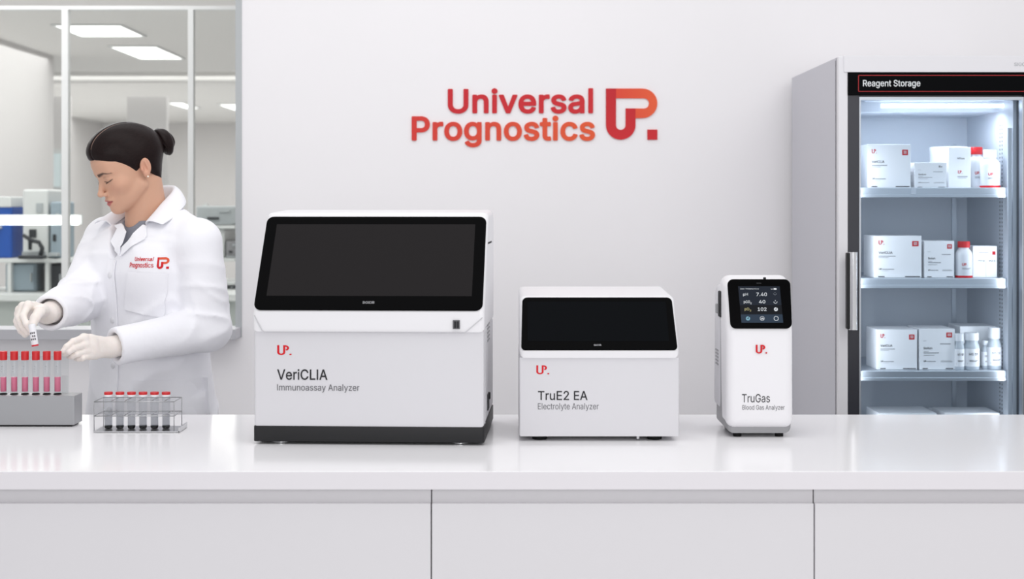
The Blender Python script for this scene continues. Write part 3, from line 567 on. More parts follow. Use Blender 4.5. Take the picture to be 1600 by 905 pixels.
# ------------------------------------------------------------------ lab furniture seen through the glass
M['blue'] = mat('blue_enamel', (22, 84, 176), 0.4)
M['pale_blue'] = mat('pale_blue_grey', (156, 172, 182), 0.5)
M['lab_white'] = mat('lab_white', (222, 225, 224), 0.4)
M['lab_dark'] = mat('lab_dark', (44, 48, 52), 0.5)
M['lab_grey'] = mat('lab_grey', (176, 182, 184), 0.5)
Yb = 8.0
zb = pzz(459, Yb)
bench = thing('lab_bench', 'pale lab bench with cabinets behind the window glass', 'bench', (-2.6, Yb, 0))
xl, xr = -3.8 + 2.6, pxx(372, Yb) + 2.6
obj('bench_top', boxes((xl, xr, -.05, .65, zb - .04, zb), bev=.004), M['lab_white'], bench)
obj('cabinet_front', boxes((xl, xr, 0, .6, .02, zb - .04)), mat('bench_front', (186, 192, 189), .5), bench)
sh = thing('bench_shelf', 'raised white shelf standing on the lab bench', 'shelf', (-2.6, Yb + .12, zb))
zs = pzz(404, Yb + .1) - zb
obj('board', boxes((xl, pxx(110, Yb) + 2.6, 0, .4, zs - .025, zs), bev=.003), M['lab_white'], sh)
for px in (2, 62, 108):
    obj('post', boxes((pxx(px - 3, Yb) + 2.6, pxx(px + 3, Yb) + 2.6, .005, .05, 0, zs - .025)), M['lab_white'], sh)
def crate(name, label, cat, px0, px1, py0, py1, Y, depth, m, extra=None, bev=.012, z0=None):
    x0, x1, z1 = pxx(px0, Y), pxx(px1, Y), pzz(py0, Y)
    z0 = pzz(py1, Y) if z0 is None else z0
    t = thing(name, label, cat, ((x0 + x1) / 2, Y, z0))
    w, h = (x1 - x0) / 2, z1 - z0
    obj('housing', boxes((-w, w, 0, depth, 0, h), bev=bev), m, t)
    if extra:
        extra(t, w, h)
    return t
def door_face(m):
    def f(t, w, h):
        obj('door', boxes((-w * .9, w * .9, -.012, 0, h * .06, h * .94), bev=.003), m, t)
        obj('handle', boxes((w * .7, w * .78, -.03, -.012, h * .35, h * .65)), M['lab_grey'], t)
    return f
def analyser_face(t, w, h):
    obj('screen', boxes((w * .1, w * .62, -.01, 0, h * .66, h * .8), bev=.002), M['lab_grey'], t)
    obj('port', boxes((-w * .45, w * .1, -.01, 0, h * .3, h * .42), bev=.002), M['lab_dark'], t)
    obj('tray', boxes((-w * .8, w * .8, -.05, 0, h * .04, h * .1), bev=.002), M['lab_grey'], t)
def lid_face(t, w, h):
    obj('lid', boxes((-w * 1.03, w * 1.03, -.01, .2, h * .86, h * 1.04), bev=.006), M['lab_white'], t)
    obj('handle', boxes((-w * .3, w * .3, -.03, 0, h * .5, h * .55)), M['lab_white'], t)
ysh = Yb + .14
crate('analyzer_unit', 'tall white analyzer on the shelf behind the glowing bar', 'analyzer', 35, 75, 296, 403.5, ysh, .3, M['lab_white'], analyser_face, z0=zb + zs)
crate('storage_bin', 'blue bin with white lid at the left edge behind the glass', 'bin', -24, 18, 311, 403.5, ysh, .3, M['blue'], lid_face, z0=zb + zs)
crate('instrument', 'small blue grey instrument right of the tall white analyzer', 'instrument', 78, 96, 315, 403.5, ysh, .25, M['pale_blue'], analyser_face, z0=zb + zs)
crate('oven', 'blue grey cabinet with a door on the lab bench under the shelf', 'cabinet', 8, 57, 411, 458.5, Yb + .18, .3, M['pale_blue'], door_face(M['pale_blue']), z0=zb)
crate('centrifuge', 'black bench instrument under the shelf beside the sleeve', 'instrument', 67, 100, 413, 458.5, Yb + .18, .3, M['lab_dark'], door_face(M['lab_dark']), z0=zb)
crate('instrument', 'grey green instrument behind the shoulder by the window frame', 'instrument', 306, 372, 322, 352, 8.5, .38, M['lab_grey'], analyser_face, z0=pzz(352, 8.5))
crate('instrument', 'white instrument below the grey green one by the window frame', 'instrument', 312, 351, 357.5, 402, 8.5, .38, M['lab_white'], analyser_face, z0=pzz(403, 8.5))
crate('instrument', 'small dark instrument touching the window frame on the bench', 'instrument', 352.5, 372, 376, 402, 8.5, .38, M['grey_plastic'], analyser_face, z0=pzz(403, 8.5))
tw = thing('instrument_rack', 'open white rack holding the instruments by the window frame', 'rack', (pxx(340, 8.6), 8.45, zb))
hx = pxx(374, 8.5) - pxx(304, 8.5)
for py in (352, 403, 440):
    z = pzz(py, 8.5) - zb
    obj('shelf', boxes((-hx / 2, hx / 2, 0, .45, z - .02, z), bev=.003), M['lab_white'], tw)
for sx in (-1, 1):
    obj('post', boxes((sx * hx / 2 - .015, sx * hx / 2 + .015, .42, .45, 0, pzz(318, 8.5) - zb)), M['lab_white'], tw)
crate('microwave', 'black boxy instrument on the lab bench behind the coat sleeve', 'instrument', 318, 370, 446, 458.8, 8.45, .3, M['lab_dark'], door_face(M['lab_dark']), bev=.004, z0=zb)
# microscope on the shelf
ms = thing('microscope', 'black microscope before the tall white analyzer', 'microscope', (pxx(46, 7.99), 8.0, zb + zs))
obj('base', boxes((-.07, .07, .0, .082, 0, .02), bev=.006), M['lab_dark'], ms)
obj('arm', tube([(.04, .06, .02), (.05, .06, .06), (.03, .06, .095), (-.02, .06, .105)], [.014, .013, .012, .012]), M['lab_dark'], ms, smooth=True)
obj('eyepiece', tube([(-.02, .06, .05), (-.02, .06, .11), (-.06, .06, .135)], [.01, .013, .011]), M['lab_dark'], ms, smooth=True)
# light streak reflected in the window glass, built as a glowing bar
lb = thing('reflection_bar', 'long white glowing bar standing in for a light streak reflected in the glass', 'reflection', (0, 7.2, pzz(345, 7.2)))
x1 = pxx(123, 7.2)
obj('housing', boxes((-3.9, x1 + .01, .022, .045, -.02, .03)), M['frame_white'], lb)
obj('tube', tube([(-3.85, 0, 0), (x1, 0, 0)], .022, 12), mat('bar_glow', (255, 255, 255), emit=(255, 255, 255), estr=2.4), lb, smooth=True, angle=50)  # glowing rod standing in for the reflected light streak, not a lamp tube
obj('reflection_bar_bracket', boxes((-3.95, -3.85, -.01, .05, -.03, .03)), M['frame_white'], lb)

# ------------------------------------------------------------------ wall lettering
lw_ = thing('wall_sign', 'red and orange company lettering with emblem mounted on the white wall', 'sign', (at(835, 0, YW).x, YW, pzz(180, YW)))
def wl(px, py):
    p = at(px, py, YW - .012)
    return p.x - lw_.location.x, p.z - lw_.location.z
def word(s, px0, py0, px1, py1, m, bold):
    a = wl(px0, py1); b = wl(px1, py0)
    bm = text_bm(s, a[0], a[1], b[0], b[1], .004, bold)
    bm.transform(FRONT)
    bmesh.ops.translate(bm, vec=(0, -.001, 0), verts=bm.verts)
    return obj('lettering', bm, m, lw_)
word('Universal', 699.5, 137.5, 927, 177.5, gradient('sign_red', (200, 18, 34), (204, 24, 36), rough=.6), .03)
word('Prognostics', 643, 180.5, 930, 230, gradient('sign_orange', (212, 48, 42), (228, 86, 40), rough=.6), .03)
a = wl(947, 218.2); b = wl(1027.5, 138)
for polys, m in (([EU, ED], gradient('sign_u', (205, 22, 34), (192, 10, 28), 'Z', rough=.6)), ([EP], gradient('sign_p', (222, 66, 42), (232, 92, 48), rough=.6))):
    bm = emblem(bmesh.new(), polys, a[0], a[1], b[0], b[1], .004)
    bm.transform(FRONT)
    bmesh.ops.translate(bm, vec=(0, -.001, 0), verts=bm.verts)
    obj('emblem', bm, m, lw_)

# ------------------------------------------------------------------ counter
CT = 0.9
YF, YB = F * .52 / 417, F * .52 / 328
ct = tag(obj('countertop', boxes((-2.3, 2.3, YF + .0012, YB, CT - .0352, CT), bev=.001), M['worktop']), 'long glossy white countertop carrying the three analyzers', 'countertop')
obj('shaded_edge', boxes((-2.3, 2.3, YF, YF + .0016, CT - .0352, CT - .0008), bev=.0005), mat('shaded_edge', (226, 223, 227), .35, spec=.3), ct)  # the worktop's own front edge, its weaker light painted as a darker colour
Yc = YF + .016
zp = pzz(787, Yc)
for i, (x0, x1, lab) in enumerate(((-2.25, -.1582, 'pale grey base cabinet front under the two test tube racks'),
                                   (-.1582, .5926, 'pale grey base cabinet front under the middle analyzer, between two seams'),
                                   (.5926, 2.25, 'pale grey base cabinet front under the handheld analyzer and refrigerator'))):
    t = thing('base_cabinet', lab, 'cabinet', ((x0 + x1) / 2, Yc, 0), group='base cabinets of the counter')
    w = (x1 - x0) / 2
    obj('carcass', boxes((-w, w, .04, .66, .1, CT - .0356)), M['dark_gap'], t)
    obj('plinth', boxes((-w, w, .06, .6, 0, .1)), M['mid_grey'], t)
    obj('door_panel', boxes((-w + .0012, w - .0012, 0, .02, .1, zp), bev=.0012), M['cabinet'], t)
    obj('recessed_strip', boxes((-w + .0012, w - .0012, .010, .04, zp - .02, CT - .038)), M['recess'], t)  # strip set back under the worktop, slightly darker than the doors

# ------------------------------------------------------------------ large analyzer
def flat(name, bm, m, parent, M4):
    o = obj(name, bm, m, parent)
    o.matrix_local = M4
    return o

def plane_frame(x, d, z, dd, dz):
    """matrix of a leaning face: origin (x, d, z), local y runs up the slope (dd, dz)"""
    return Matrix.Translation((x, d, z)) @ Matrix.Rotation(math.atan2(dz, dd), 4, 'X')

Yv = 3.04
xv0, xv1 = pxx(393, Yv), pxx(757, Yv)
W = (xv1 - xv0) / 2
ROT = math.radians(-2.4)
A = thing('immunoassay_analyzer', 'largest white analyzer with a wide black slanted screen, on the counter', 'analyzer', ((xv0 + xv1) / 2, Yv + .011, CT), ROT)
def lz(py, Y=Yv): return pzz(py, Y) - CT
def lx(px, Y=Yv, c=(xv0 + xv1) / 2): return pxx(px, Y) - c
D = .35
zb0, zb1, zm, zt = lz(692.5), lz(668), lz(520), lz(489)
obj('base', prism(rpoly([(-W, 0, .006), (W, 0, .006), (W, D, .006), (-W, D, .006)]), zb0, zb1, .0015), M['base_black'], A, smooth=True, angle=40)
for x in (-W + .055, W - .055):
    for y in (.035, D - .04):
        ft = obj('foot', lathe([(0, 0), (.017, 0), (.019, .002), (.019, zb0 + .0005), (0, zb0 + .0005)], cx=x, cy=y), M['rubber'], A, smooth=True, angle=40)
        obj('foot_ring', lathe([(.0185, .0012), (.0202, .0012), (.0202, .003), (.0185, .003)], cx=x, cy=y), M['steel'], ft)
obj('lower_housing', prism([(0.002, zb1), (0.001, zm + .004), (D, zm + .004), (D, zb1)], -W + .001, W - .001, .006, 3, SIDE), M['shell_front'], A, smooth=True, angle=40)
# upper housing: slanted front, rounded top
zsb, zst, dst = lz(488.5), .4845, .135
up = [(-.004, zm + .001, 0), (-.0065, zsb + .001, 0), (dst + .012, zst + .0175, .022), (D, .5085, .03), (D, zm + .001, 0)]
obj('upper_housing', prism(rpoly(up, 8), -W - .001, W + .001, .012, 5, SIDE), M['shell'], A, smooth=True, angle=35)
# chamfered front lip under the screen: a thin seam outline
yl = -.0074
cs = [(-W + .003, zt - .006), (-W + .02, zm + .004), (-W + .025, zm + .001), (W - .042, zm + .001), (W - .037, zm + .004), (W - .004, zt - .010)]
obj('seam', tube([(x, -.0062, z) for x, z in cs], .0011, 6), M['seam'], A, smooth=True)
Lsl = math.hypot(dst + .0155, zst + .009 - zsb)
PF = plane_frame(0, -.0055, zsb + .0022, dst + .012 + .004, zst + .0175 - zsb - .003)
bez = flat('screen_bezel', prism(rrect(-W + .0015, .001, W - .0035, Lsl - .008, .016), 0, .005, .0015, 2), M['black'], A, PF)
hS = Lsl - .009
disp = flat('display', prism(rrect(-W + .026, hS * .145, W - .028, hS * .915, .001), .005, .0053), M['display'], bez, Matrix())
bm = text_bm('BGIDR', -.0125, hS * .065, .0125, hS * .065 + .0062, .0002, .02)
flat('lettering', bm, mat('bezel_grey_print', (170, 170, 174), .5), bez, Matrix.Translation((0, 0, .0052)))
# port on the right of the lip
pt_ = obj('usb_port', boxes((lx(708), lx(719), -.0085, -.005, lz(514), lz(500)), bev=.0008), M['ink_grey'], A)
obj('port_slot', boxes((lx(710), lx(713.5), -.0092, -.008, lz(512.5), lz(502)), (lx(714.5), lx(717.5), -.0092, -.008, lz(512.5), lz(502))), M['ink'], pt_)
# printing
FM = Matrix.Translation((0, .001, 0)) @ FRONT
def front_text(s, px0, py0, px1, py1, m, parent, bold, lxf, lzf, FMx, depth=.0004):
    return flat('lettering', text_bm(s, lxf(px0), lzf(py1), lxf(px1), lzf(py0), depth, bold), m, parent, FMx)
front_text('VeriCLIA', 430.5, 578.5, 510, 595.5, M['ink'], A, .012, lx, lz, FM)
front_text('Immunoassay Analyzer', 430.5, 602, 560.5, 615, M['ink_grey'], A, 0, lx, lz, FM)
flat('emblem', emblem(bmesh.new(), EM, lx(430.5), lz(556.5), lx(453), lz(541)), M['red'], A, FM)
# right flank: seam, vents, slot, socket
obj('side_seam', boxes((W - .0012, W + .0004, .028, .0292, zb1 + .004, zm)), M['seam'], A)
obj('side_slot', boxes((W - .002, W + .0018, .115, .25, .4315, .4358), bev=.0006), M['ink'], A)
bm = bmesh.new()
for k in range(5):
    box(bm, W - .001, W + .0006, .12, .19, .212 + k * .009, .2155 + k * .009)
obj('vent', bm, M['grey_plastic'], A)
sk = obj('power_socket', boxes((W - .002, W + .001, .12, .17, .058, .094), bev=.0006), M['ink'], A)
obj('switch', boxes((W + .0005, W + .004, .15, .165, .08, .094), bev=.0006), M['base_black'], sk)

# ------------------------------------------------------------------ middle analyzer
Ye = 3.10
xe0, xe1 = pxx(811, Ye), pxx(1061.5, Ye)
W = (xe1 - xe0) / 2
XE = (xe0 + xe1) / 2
B = thing('electrolyte_analyzer', 'medium white analyzer with a low black screen, middle of the counter', 'analyzer', (XE, Ye, CT))
lzE = lambda py: pzz(py, Ye) - CT
lxE = lambda px: pxx(px, Ye) - XE
D = .33
z0, zm, zs0 = lzE(682), lzE(560), lzE(548.5)
dt_, zt_ = .085, pzz(467, Ye + .085) - CT
for x in (-W + .046, W - .052):
    for y in (.03, D - .05):
        obj('foot', lathe([(0, 0), (.0155, 0), (.0165, .0015), (.0165, z0 + .001), (0, z0 + .001)], cx=x, cy=y), M['rubber'], B, smooth=True, angle=40)
obj('lower_housing', prism([(0, z0), (0, zm + .002), (D, zm + .002), (D, z0)], -W, W, .005, 3, SIDE), M['shell_front'], B, smooth=True, angle=40)
ztop = pzz(447, Ye + D) - CT
up = [(-.004, zm + .001, 0), (-.006, zs0 + .0005, 0), (dt_ + .004, zt_ + .006, .016), (D, ztop + .001, .02), (D, zm + .001, 0)]
obj('upper_housing', prism(rpoly(up, 8), -W + .0005, W - .0005, .013, 5, SIDE), M['shell'], B, smooth=True, angle=35)
dd, dz = dt_ + .008, zt_ + .005 - zs0
PF = plane_frame(0, -.0052, zs0 + .001, dd, dz)
hS = math.hypot(dd, dz) - .006
tp = [(-W + .0045, .0005, .009), (W - .0045, .0005, .009), (W - .008, hS, .012), (-W + .008, hS, .012)]
bez = flat('screen_bezel', prism(rpoly(tp), 0, .004, .0012, 2), M['black'], B, PF)
flat('display', prism(rrect(-W + .019, hS * .16, W - .022, hS * .91, .001), .004, .0043), M['display2'], bez, Matrix())
flat('lettering', text_bm('BIDR', -.0075, hS * .07, .0085, hS * .07 + .0042, .0002, .02), bpy.data.materials['bezel_grey_print'], bez, Matrix.Translation((-.004, 0, .0042)))
front_text('TruE2 EA', 840.5, 611, 918, 625.5, M['ink'], B, .012, lxE, lzE, FRONT)
front_text('Electrolyte Analyzer', 840.5, 630, 935.5, 642.5, M['ink_grey'], B, 0, lxE, lzE, FRONT)
flat('emblem', emblem(bmesh.new(), EM, lxE(838), lzE(585), lxE(858), lzE(571)), M['red'], B, FRONT)
obj('thumb_screw', lathe([(0, 0), (.004, 0), (.004, .008), (0, .008)], 12), M['steel'], B).location = (W - .09, .012, z0 - .007)

# ------------------------------------------------------------------ handheld-size analyzer
Yg = 3.14
XG = pxx(1188, Yg)
G = thing('blood_gas_analyzer', 'slim upright white analyzer with a small lit touchscreen, right of the counter', 'analyzer', (XG, Yg, CT))
W = .0745
lzG = lambda py: pzz(py, Yg) - CT
lxG = lambda px: pxx(px, Yg) - XG
zt_ = .360
cov = prism(rpoly([(0, .020, .022), (.002, .238, .06), (.024, zt_ - .012, .022), (.075, zt_, .03), (.12, zt_ - .004, .022), (.10, .10, .05), (.085, .022, .022)], 8), -W, W, .019, 6, SIDE)
obj('front_cover', cov, M['shell'], G, smooth=True, angle=50)
ch = prism(rpoly([(.012, .0095, 0), (.012, .045, 0), (.08, .11, .05), (.085, zt_ - .03, .03), (.165, zt_ - .02, .04), (.18, .0095, 0)], 8), -W + .0005, W - .0015, .017, 5, SIDE)
obj('chassis', ch, M['grey_plastic'], G, smooth=True, angle=50)
obj('rear_cover', prism(rpoly([(.095, .05, .02), (.10, zt_ - .016, .03), (.176, zt_ - .03, .04), (.19, .05, .02)], 8), -W - .0025, W + .0005, .012, 5, SIDE), M['shell_front'], G, smooth=True, angle=50)
for x in (-.047, .047):
    for y in (.028, .15):
        obj('foot', lathe([(0, 0), (.009, 0), (.0095, .001), (.0095, .011), (0, .011)], 16, cx=x, cy=y), M['rubber'], G, smooth=True, angle=40)
# screen on the leaning upper face
zs0, zs1 = lzG(514), .348
PF = plane_frame(0, .0012, zs0, .022, .112)
hS = math.hypot(.022, .112) - .003
bz = prism(rpoly([(-W + .008, 0, .013), (W - .004, 0, .013), (W - .004, hS, .013), (-W + .0035, hS, .013)]), 0, .004, .0015, 2)
bez = flat('screen_bezel', bz, M['black'], G, PF)
# display with its readings: local 0..1 box of the lit area
dx0, dx1, dy0, dy1 = -.046, .047, hS * .115, hS * .855
scr = mat('lit_display', (10, 12, 16), .4, spec=.1, emit=(34, 42, 56), estr=.6)
dsp = flat('display', prism([(dx0 + .004, dy0), (dx1 + .004, dy0), (dx1 - .001, dy1), (dx0 - .001, dy1)], .004, .0042), scr, bez, Matrix())
scr2 = mat('lit_display_row', (12, 15, 20), .4, spec=.1, emit=(50, 66, 84), estr=.7)
scr3 = mat('lit_display_dark_row', (8, 9, 12), .4, spec=.1, emit=(16, 20, 28), estr=.5)
def row(v0, v1, m):
    y0, y1 = dy0 + (dy1 - dy0) * v0, dy0 + (dy1 - dy0) * v1
    s0, s1 = .004 - .005 * v0, .004 - .005 * v1
    flat('display_row', prism([(dx0 + s0, y0), (dx1 + s0, y0), (dx1 + s1, y1), (dx0 + s1, y1)], .0042, .0043), m, dsp, Matrix())
row(.005, .225, scr2); row(.24, .485, scr3)
sw = mat('screen_white', (60, 62, 64), .5, emit=(235, 240, 245), estr=.75)
sg = mat('screen_grey', (60, 62, 64), .5, emit=(130, 140, 150), estr=.6)
sy = mat('screen_yellow', (60, 62, 64), .5, emit=(205, 195, 120), estr=.6)
sc_ = mat('screen_cyan', (60, 62, 64), .5, emit=(120, 190, 215), estr=.6)
def st(s, u0, v0, u1, v1, m, bold=.0):
    sl = .004 - .005 * (v0 + v1) / 2
    flat('reading', text_bm(s, dx0 + sl + (dx1 - dx0) * u0, dy0 + (dy1 - dy0) * v0, dx0 + sl + (dx1 - dx0) * u1, dy0 + (dy1 - dy0) * v1, .0002, bold), m, dsp, Matrix.Translation((0, 0, .0043)))
st('Gas-Intepaceous', .045, .905, .49, .95, sw)
st('1e', .78, .91, .83, .945, sw)
st('pH', .10, .72, .215, .815, sw, .01)
st('7.40', .42, .73, .675, .825, sw, .02)
st('pCO', .10, .52, .25, .61, sw, .005); st('2', .255, .51, .285, .555, sw, .01)
st('40', .465, .53, .62, .62, sw, .02)
st('pO', .105, .32, .215, .415, sy, .005); st('2', .225, .31, .26, .36, sy, .01)
st('102', .42, .325, .63, .42, sw, .02)
def icon(u, v, r, kind, m):
    sl = .004 - .005 * v
    cx, cy = dx0 + sl + (dx1 - dx0) * u, dy0 + (dy1 - dy0) * v
    bm = bmesh.new()
    if kind == 'ring':
        tube([(cx + r * math.cos(t * PI / 10), cy + r * math.sin(t * PI / 10), 0) for t in range(20)], r * .13, 5, bm, closed=True)
        prism([(cx - r * .5, cy - r), (cx + r * .5, cy - r), (cx + r * .5, cy - r * .85), (cx - r * .5, cy - r * .85)], 0, .0002, bm=bm)
    elif kind == 'dots':
        for k in range(5):
            a = PI * 1.05 + k * PI * .225
            prism(arc(cx + r * math.cos(a) * .9, cy + r * math.sin(a) * .9, r * .22, 0, 330, 8), 0, .0002, bm=bm)
        prism(arc(cx, cy + r * .6, r * .22, 0, 330, 8), 0, .0002, bm=bm)
    elif kind == 'bars':
        tube([(cx + r * math.cos(t * PI / 10), cy + r * math.sin(t * PI / 10), 0) for t in range(20)], r * .1, 5, bm, closed=True)
        for k, h in enumerate((.5, .9, .6)):
            x = cx + (k - 1) * r * .5
            prism([(x - r * .18, cy - r * .5), (x + r * .18, cy - r * .5), (x + r * .18, cy - r * .5 + r * h), (x - r * .18, cy - r * .5 + r * h)], 0, .0002, bm=bm)
    else:
        prism(arc(cx, cy, r, 70, 410, 24) + arc(cx, cy, r * .35, 410, 70, 12), 0, .0002, bm=bm)
    flat('icon', bm, m, dsp, Matrix.Translation((0, 0, .0044)))
icon(.87, .80, .0034, 'dots', sg); icon(.86, .575, .004, 'dots', sw); icon(.855, .37, .0043, 'disc', sw)
icon(.165, .12, .0046, 'disc', sc_); icon(.505, .12, .0046, 'bars', sw); icon(.84, .12, .0048, 'ring', sw)
flat('battery_mark', prism(rrect(dx0 + .84 * (dx1 - dx0), dy0 + .905 * (dy1 - dy0), dx0 + .91 * (dx1 - dx0), dy0 + .95 * (dy1 - dy0), .0006), 0, .0002), sw, dsp, Matrix.Translation((0, 0, .0043)))
flat('speaker_slot', prism(rrect(-.006, hS * .915, .005, hS * .92, .0003), .004, .0042), M['ink_grey'], bez, Matrix())
obj('power_button', boxes((.013, .019, .034, .039, zt_ - .0095, zt_ - .0035), bev=.001), M['ink'], G)
# printing on the front cover
FMG = Matrix.Translation((0, .0006, 0)) @ FRONT
front_text('TruGas', 1159.5, 616, 1203, 629, M['ink'], G, .0, lxG, lzG, FMG, .0006)
front_text('Blood Gas Analyzer', 1160, 633, 1226, 642.5, M['ink_grey'], G, 0, lxG, lzG, FMG, .0006)
flat('emblem', emblem(bmesh.new(), EM, lxG(1181), lzG(552.5), lxG(1198.5), lzG(539), .0022), M['red'], G, Matrix.Translation((0, .001, 0)) @ FRONT)
# left flank: latch, vent lines
lt = obj('side_latch', boxes((-W - .0035, -W + .006, .085, .115, .262, .322), bev=.003), M['ink'], G)
obj('latch_lever', boxes((-W - .009, -W - .003, .10, .118, .27, .292), bev=.002), M['grey_plastic'], lt)
bm = bmesh.new()
for k in range(5):
    box(bm, -W - .0042, -W - .002, .11, .15, .15 + k * .008, .153 + k * .008)
obj('side_vent', bm, M['grey_plastic'], G)

# ------------------------------------------------------------------ glass door refrigerator
YR = 4.20
XR0, XR1 = pxx(1310, YR), 1.60
ZR = pzz(88, YR)
YRB = 4.90
M['fridge'] = mat('fridge_white_steel', (226, 225, 229), 0.38, spec=0.4)
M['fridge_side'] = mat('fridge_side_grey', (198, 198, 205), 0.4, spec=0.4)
M['liner'] = mat('liner_white', (208, 213, 221), 0.45)
M['header'] = mat('header_black', (6, 7, 9), 0.4, spec=0.04)
M['door_dark'] = mat('door_frame_dark', (52, 53, 60), 0.3)
M['alu'] = mat('shelf_aluminium', (196, 202, 210), 0.35, metal=0.75)
M['led'] = mat('led_tube', (255, 255, 255), 0.4, emit=(240, 247, 255), estr=4.0)
M['door_glass'] = glass('door_glass', (240, 245, 249), 0.0, 0.7, 1.2)
R_ = thing('refrigerator', 'tall glass door reagent refrigerator standing at the right against the wall', 'refrigerator', (XR0, YR, 0))
def fx(px, Y=YR): return pxx(px, Y) - XR0
def fz(py, Y=YR): return pzz(py, Y)
WR = XR1 - XR0
dB = YRB - YR
xi0, xi1 = fx(1343), fx(1600)
Yi = .10                                  # doors are 10 cm deep from the front plane
zi1 = fz(150, YR + .1)
zi2 = 1.708
obj('side_panel', boxes((0, .025, .02, dB, .06, ZR), bev=.003), M['fridge_side'], R_)
obj('side_panel', boxes((WR - .025, WR, .02, dB, .06, ZR), bev=.003), M['fridge_side'], R_)
obj('back_panel', boxes((.025, WR - .025, dB - .03, dB, .06, ZR)), M['fridge_side'], R_)
obj('top_panel', boxes((.025, WR - .025, .02, dB - .03, fz(113), ZR), bev=.001), M['fridge'], R_)
obj('bottom_panel', boxes((.025, WR - .025, .02, dB - .03, .06, .16)), M['fridge_side'], R_)
for x in (.05, WR - .05):
    for y in (.08, dB - .08):
        obj('foot', lathe([(0, 0), (.022, 0), (.02, .06), (0, .06)], 12, cx=x, cy=y), M['rubber'], R_)
# front frame: slim white stile and the top band
obj('front_stile', boxes((0, fx(1325), 0, .03, .06, ZR), bev=.003), M['fridge'], R_)
obj('front_stile', boxes((WR - .016, WR, 0, .03, .06, ZR), bev=.003), M['fridge'], R_)
obj('top_band', boxes((fx(1318), WR - .016, -.004, .03, fz(113), ZR + .002), bev=.002), M['fridge'], R_)
ltx = text_bm('SIGOR', fx(1584), fz(103.5), fx(1606), fz(98), .0003, .01)
flat('lettering', ltx, M['ink_light'], R_, Matrix.Translation((0, -.0042, 0)) @ FRONT)
obj('side_seam', boxes((-.0008, .002, .034, .037, .1, ZR - .01)), M['ink_grey'], R_)
hd = obj('header_panel', boxes((fx(1324.5), WR - .017, -.003, .05, fz(148.5), fz(113.5)), bev=.001), M['header'], R_)
oz0, oz1 = fz(143.5), fz(117.5)
ox0, ox1 = fx(1340.5), WR - .03
rl = mat('header_red_line', (176, 26, 32), .5)
bm = boxes((ox0, ox1, -.0036, -.003, oz0, oz0 + .0018), (ox0, ox1, -.0036, -.003, oz1 - .0018, oz1), (ox0, ox0 + .0018, -.0036, -.003, oz0, oz1), (ox1 - .0018, ox1, -.0036, -.003, oz0, oz1))
obj('red_outline', bm, rl, hd)
flat('lettering', text_bm('Reagent Storage', fx(1348), fz(138), fx(1437.5), fz(125), .0004, .014), M['white_print'], hd, Matrix.Translation((0, -.0032, 0)) @ FRONT)
# interior liner
bm = boxes((xi0 - .012, xi0, .055, dB - .2, .16, zi1), (xi1 - .013, xi1, .055, dB - .2, .16, zi1), (xi0, xi1, dB - .215, dB - .2, .16, zi1), (xi0, xi1, .055, .18, zi1, zi1 + .012), (xi0, xi1, .18, dB - .2, zi2, zi1 + .012), (xi0, xi1, .055, dB - .2, .16, .175))
obj('liner', bm, M['liner'], R_)
obj('back_channel', boxes((xi1 - .065, xi1 - .05, dB - .222, dB - .215, .2, zi1 - .13)), M['alu'], R_)
bm = bmesh.new()
zz = .25
while zz < zi1 - .08:
    box(bm, xi1 - .0140, xi1 - .0126, .145, .151, zz, zz + .006)
    box(bm, xi1 - .0140, xi1 - .0126, .165, .171, zz, zz + .006)
    zz += .0125
obj('slot_strip', bm, M['ink_grey'], obj('upright', boxes((xi1 - .0136, xi1 - .0125, .135, .18, .2, zi1 - .06)), M['liner'], R_))
# LED
ld = obj('lamp_housing', boxes((fx(1372), fx(1575), .125, .179, zi1 - .012, zi1), bev=.002), M['liner'], R_)
Yl = YR + .14
obj('lamp_tube', tube([(fx(1377, Yl), .14, fz(165.5, Yl)), (fx(1571, Yl), .14, fz(165.5, Yl))], .0062, 12), M['led'], ld, smooth=True, angle=50)
area_light('refrigerator_lamp', (XR0 + (xi0 + xi1) / 2, YR + .15, zi2 - .004), (XR0 + (xi0 + xi1) / 2, YR + .30, .75), .40, 1.45, (.90, .945, 1.0), .03)
# upright fill lights added behind the two door stiles to brighten the carton fronts
for sx, xx in ((1, xi0 + .012), (-1, xi1 - .022)):
    obj('fill_housing', boxes((xx - .006, xx + .006, .056, .064, .3, zi1 - .1), bev=.001), M['liner'], R_)  # casing made up for the added fill light
    area_light('refrigerator_fill', (XR0 + xx + sx * .008, YR + .068, (zi1 + .3) / 2), (XR0 + xx + sx * .20, YR + .17, (zi1 + .3) / 2), .012, .95, (.97, .98, 1.0), 1.1)
# shelves
SH = []
for py in (293.5, 435, 579.5, 735):
    Ys = YR + .09
    z = pzz(py, Ys)
    SH.append(z)
    s = obj('shelf', boxes((xi0 + .002, xi1 - .015, .095, dB - .22, z - .006, z)), M['alu'], R_)
    obj('shelf_edge', boxes((xi0 + .001, xi1 - .018, .085, .097, z - .0275, z + .0005), bev=.002), M['alu'], s)
    obj('edge_rail', boxes((xi0 + .001, xi1 - .018, .081, .086, z - .0295, z - .020), bev=.001), M['alu'], s)
s1 = obj('price_clip', boxes((fx(1424, YR + .08), fx(1431, YR + .08), .0785, .081, SH[0] - .02, SH[0] + .001), bev=.0005), M['liner'], R_)
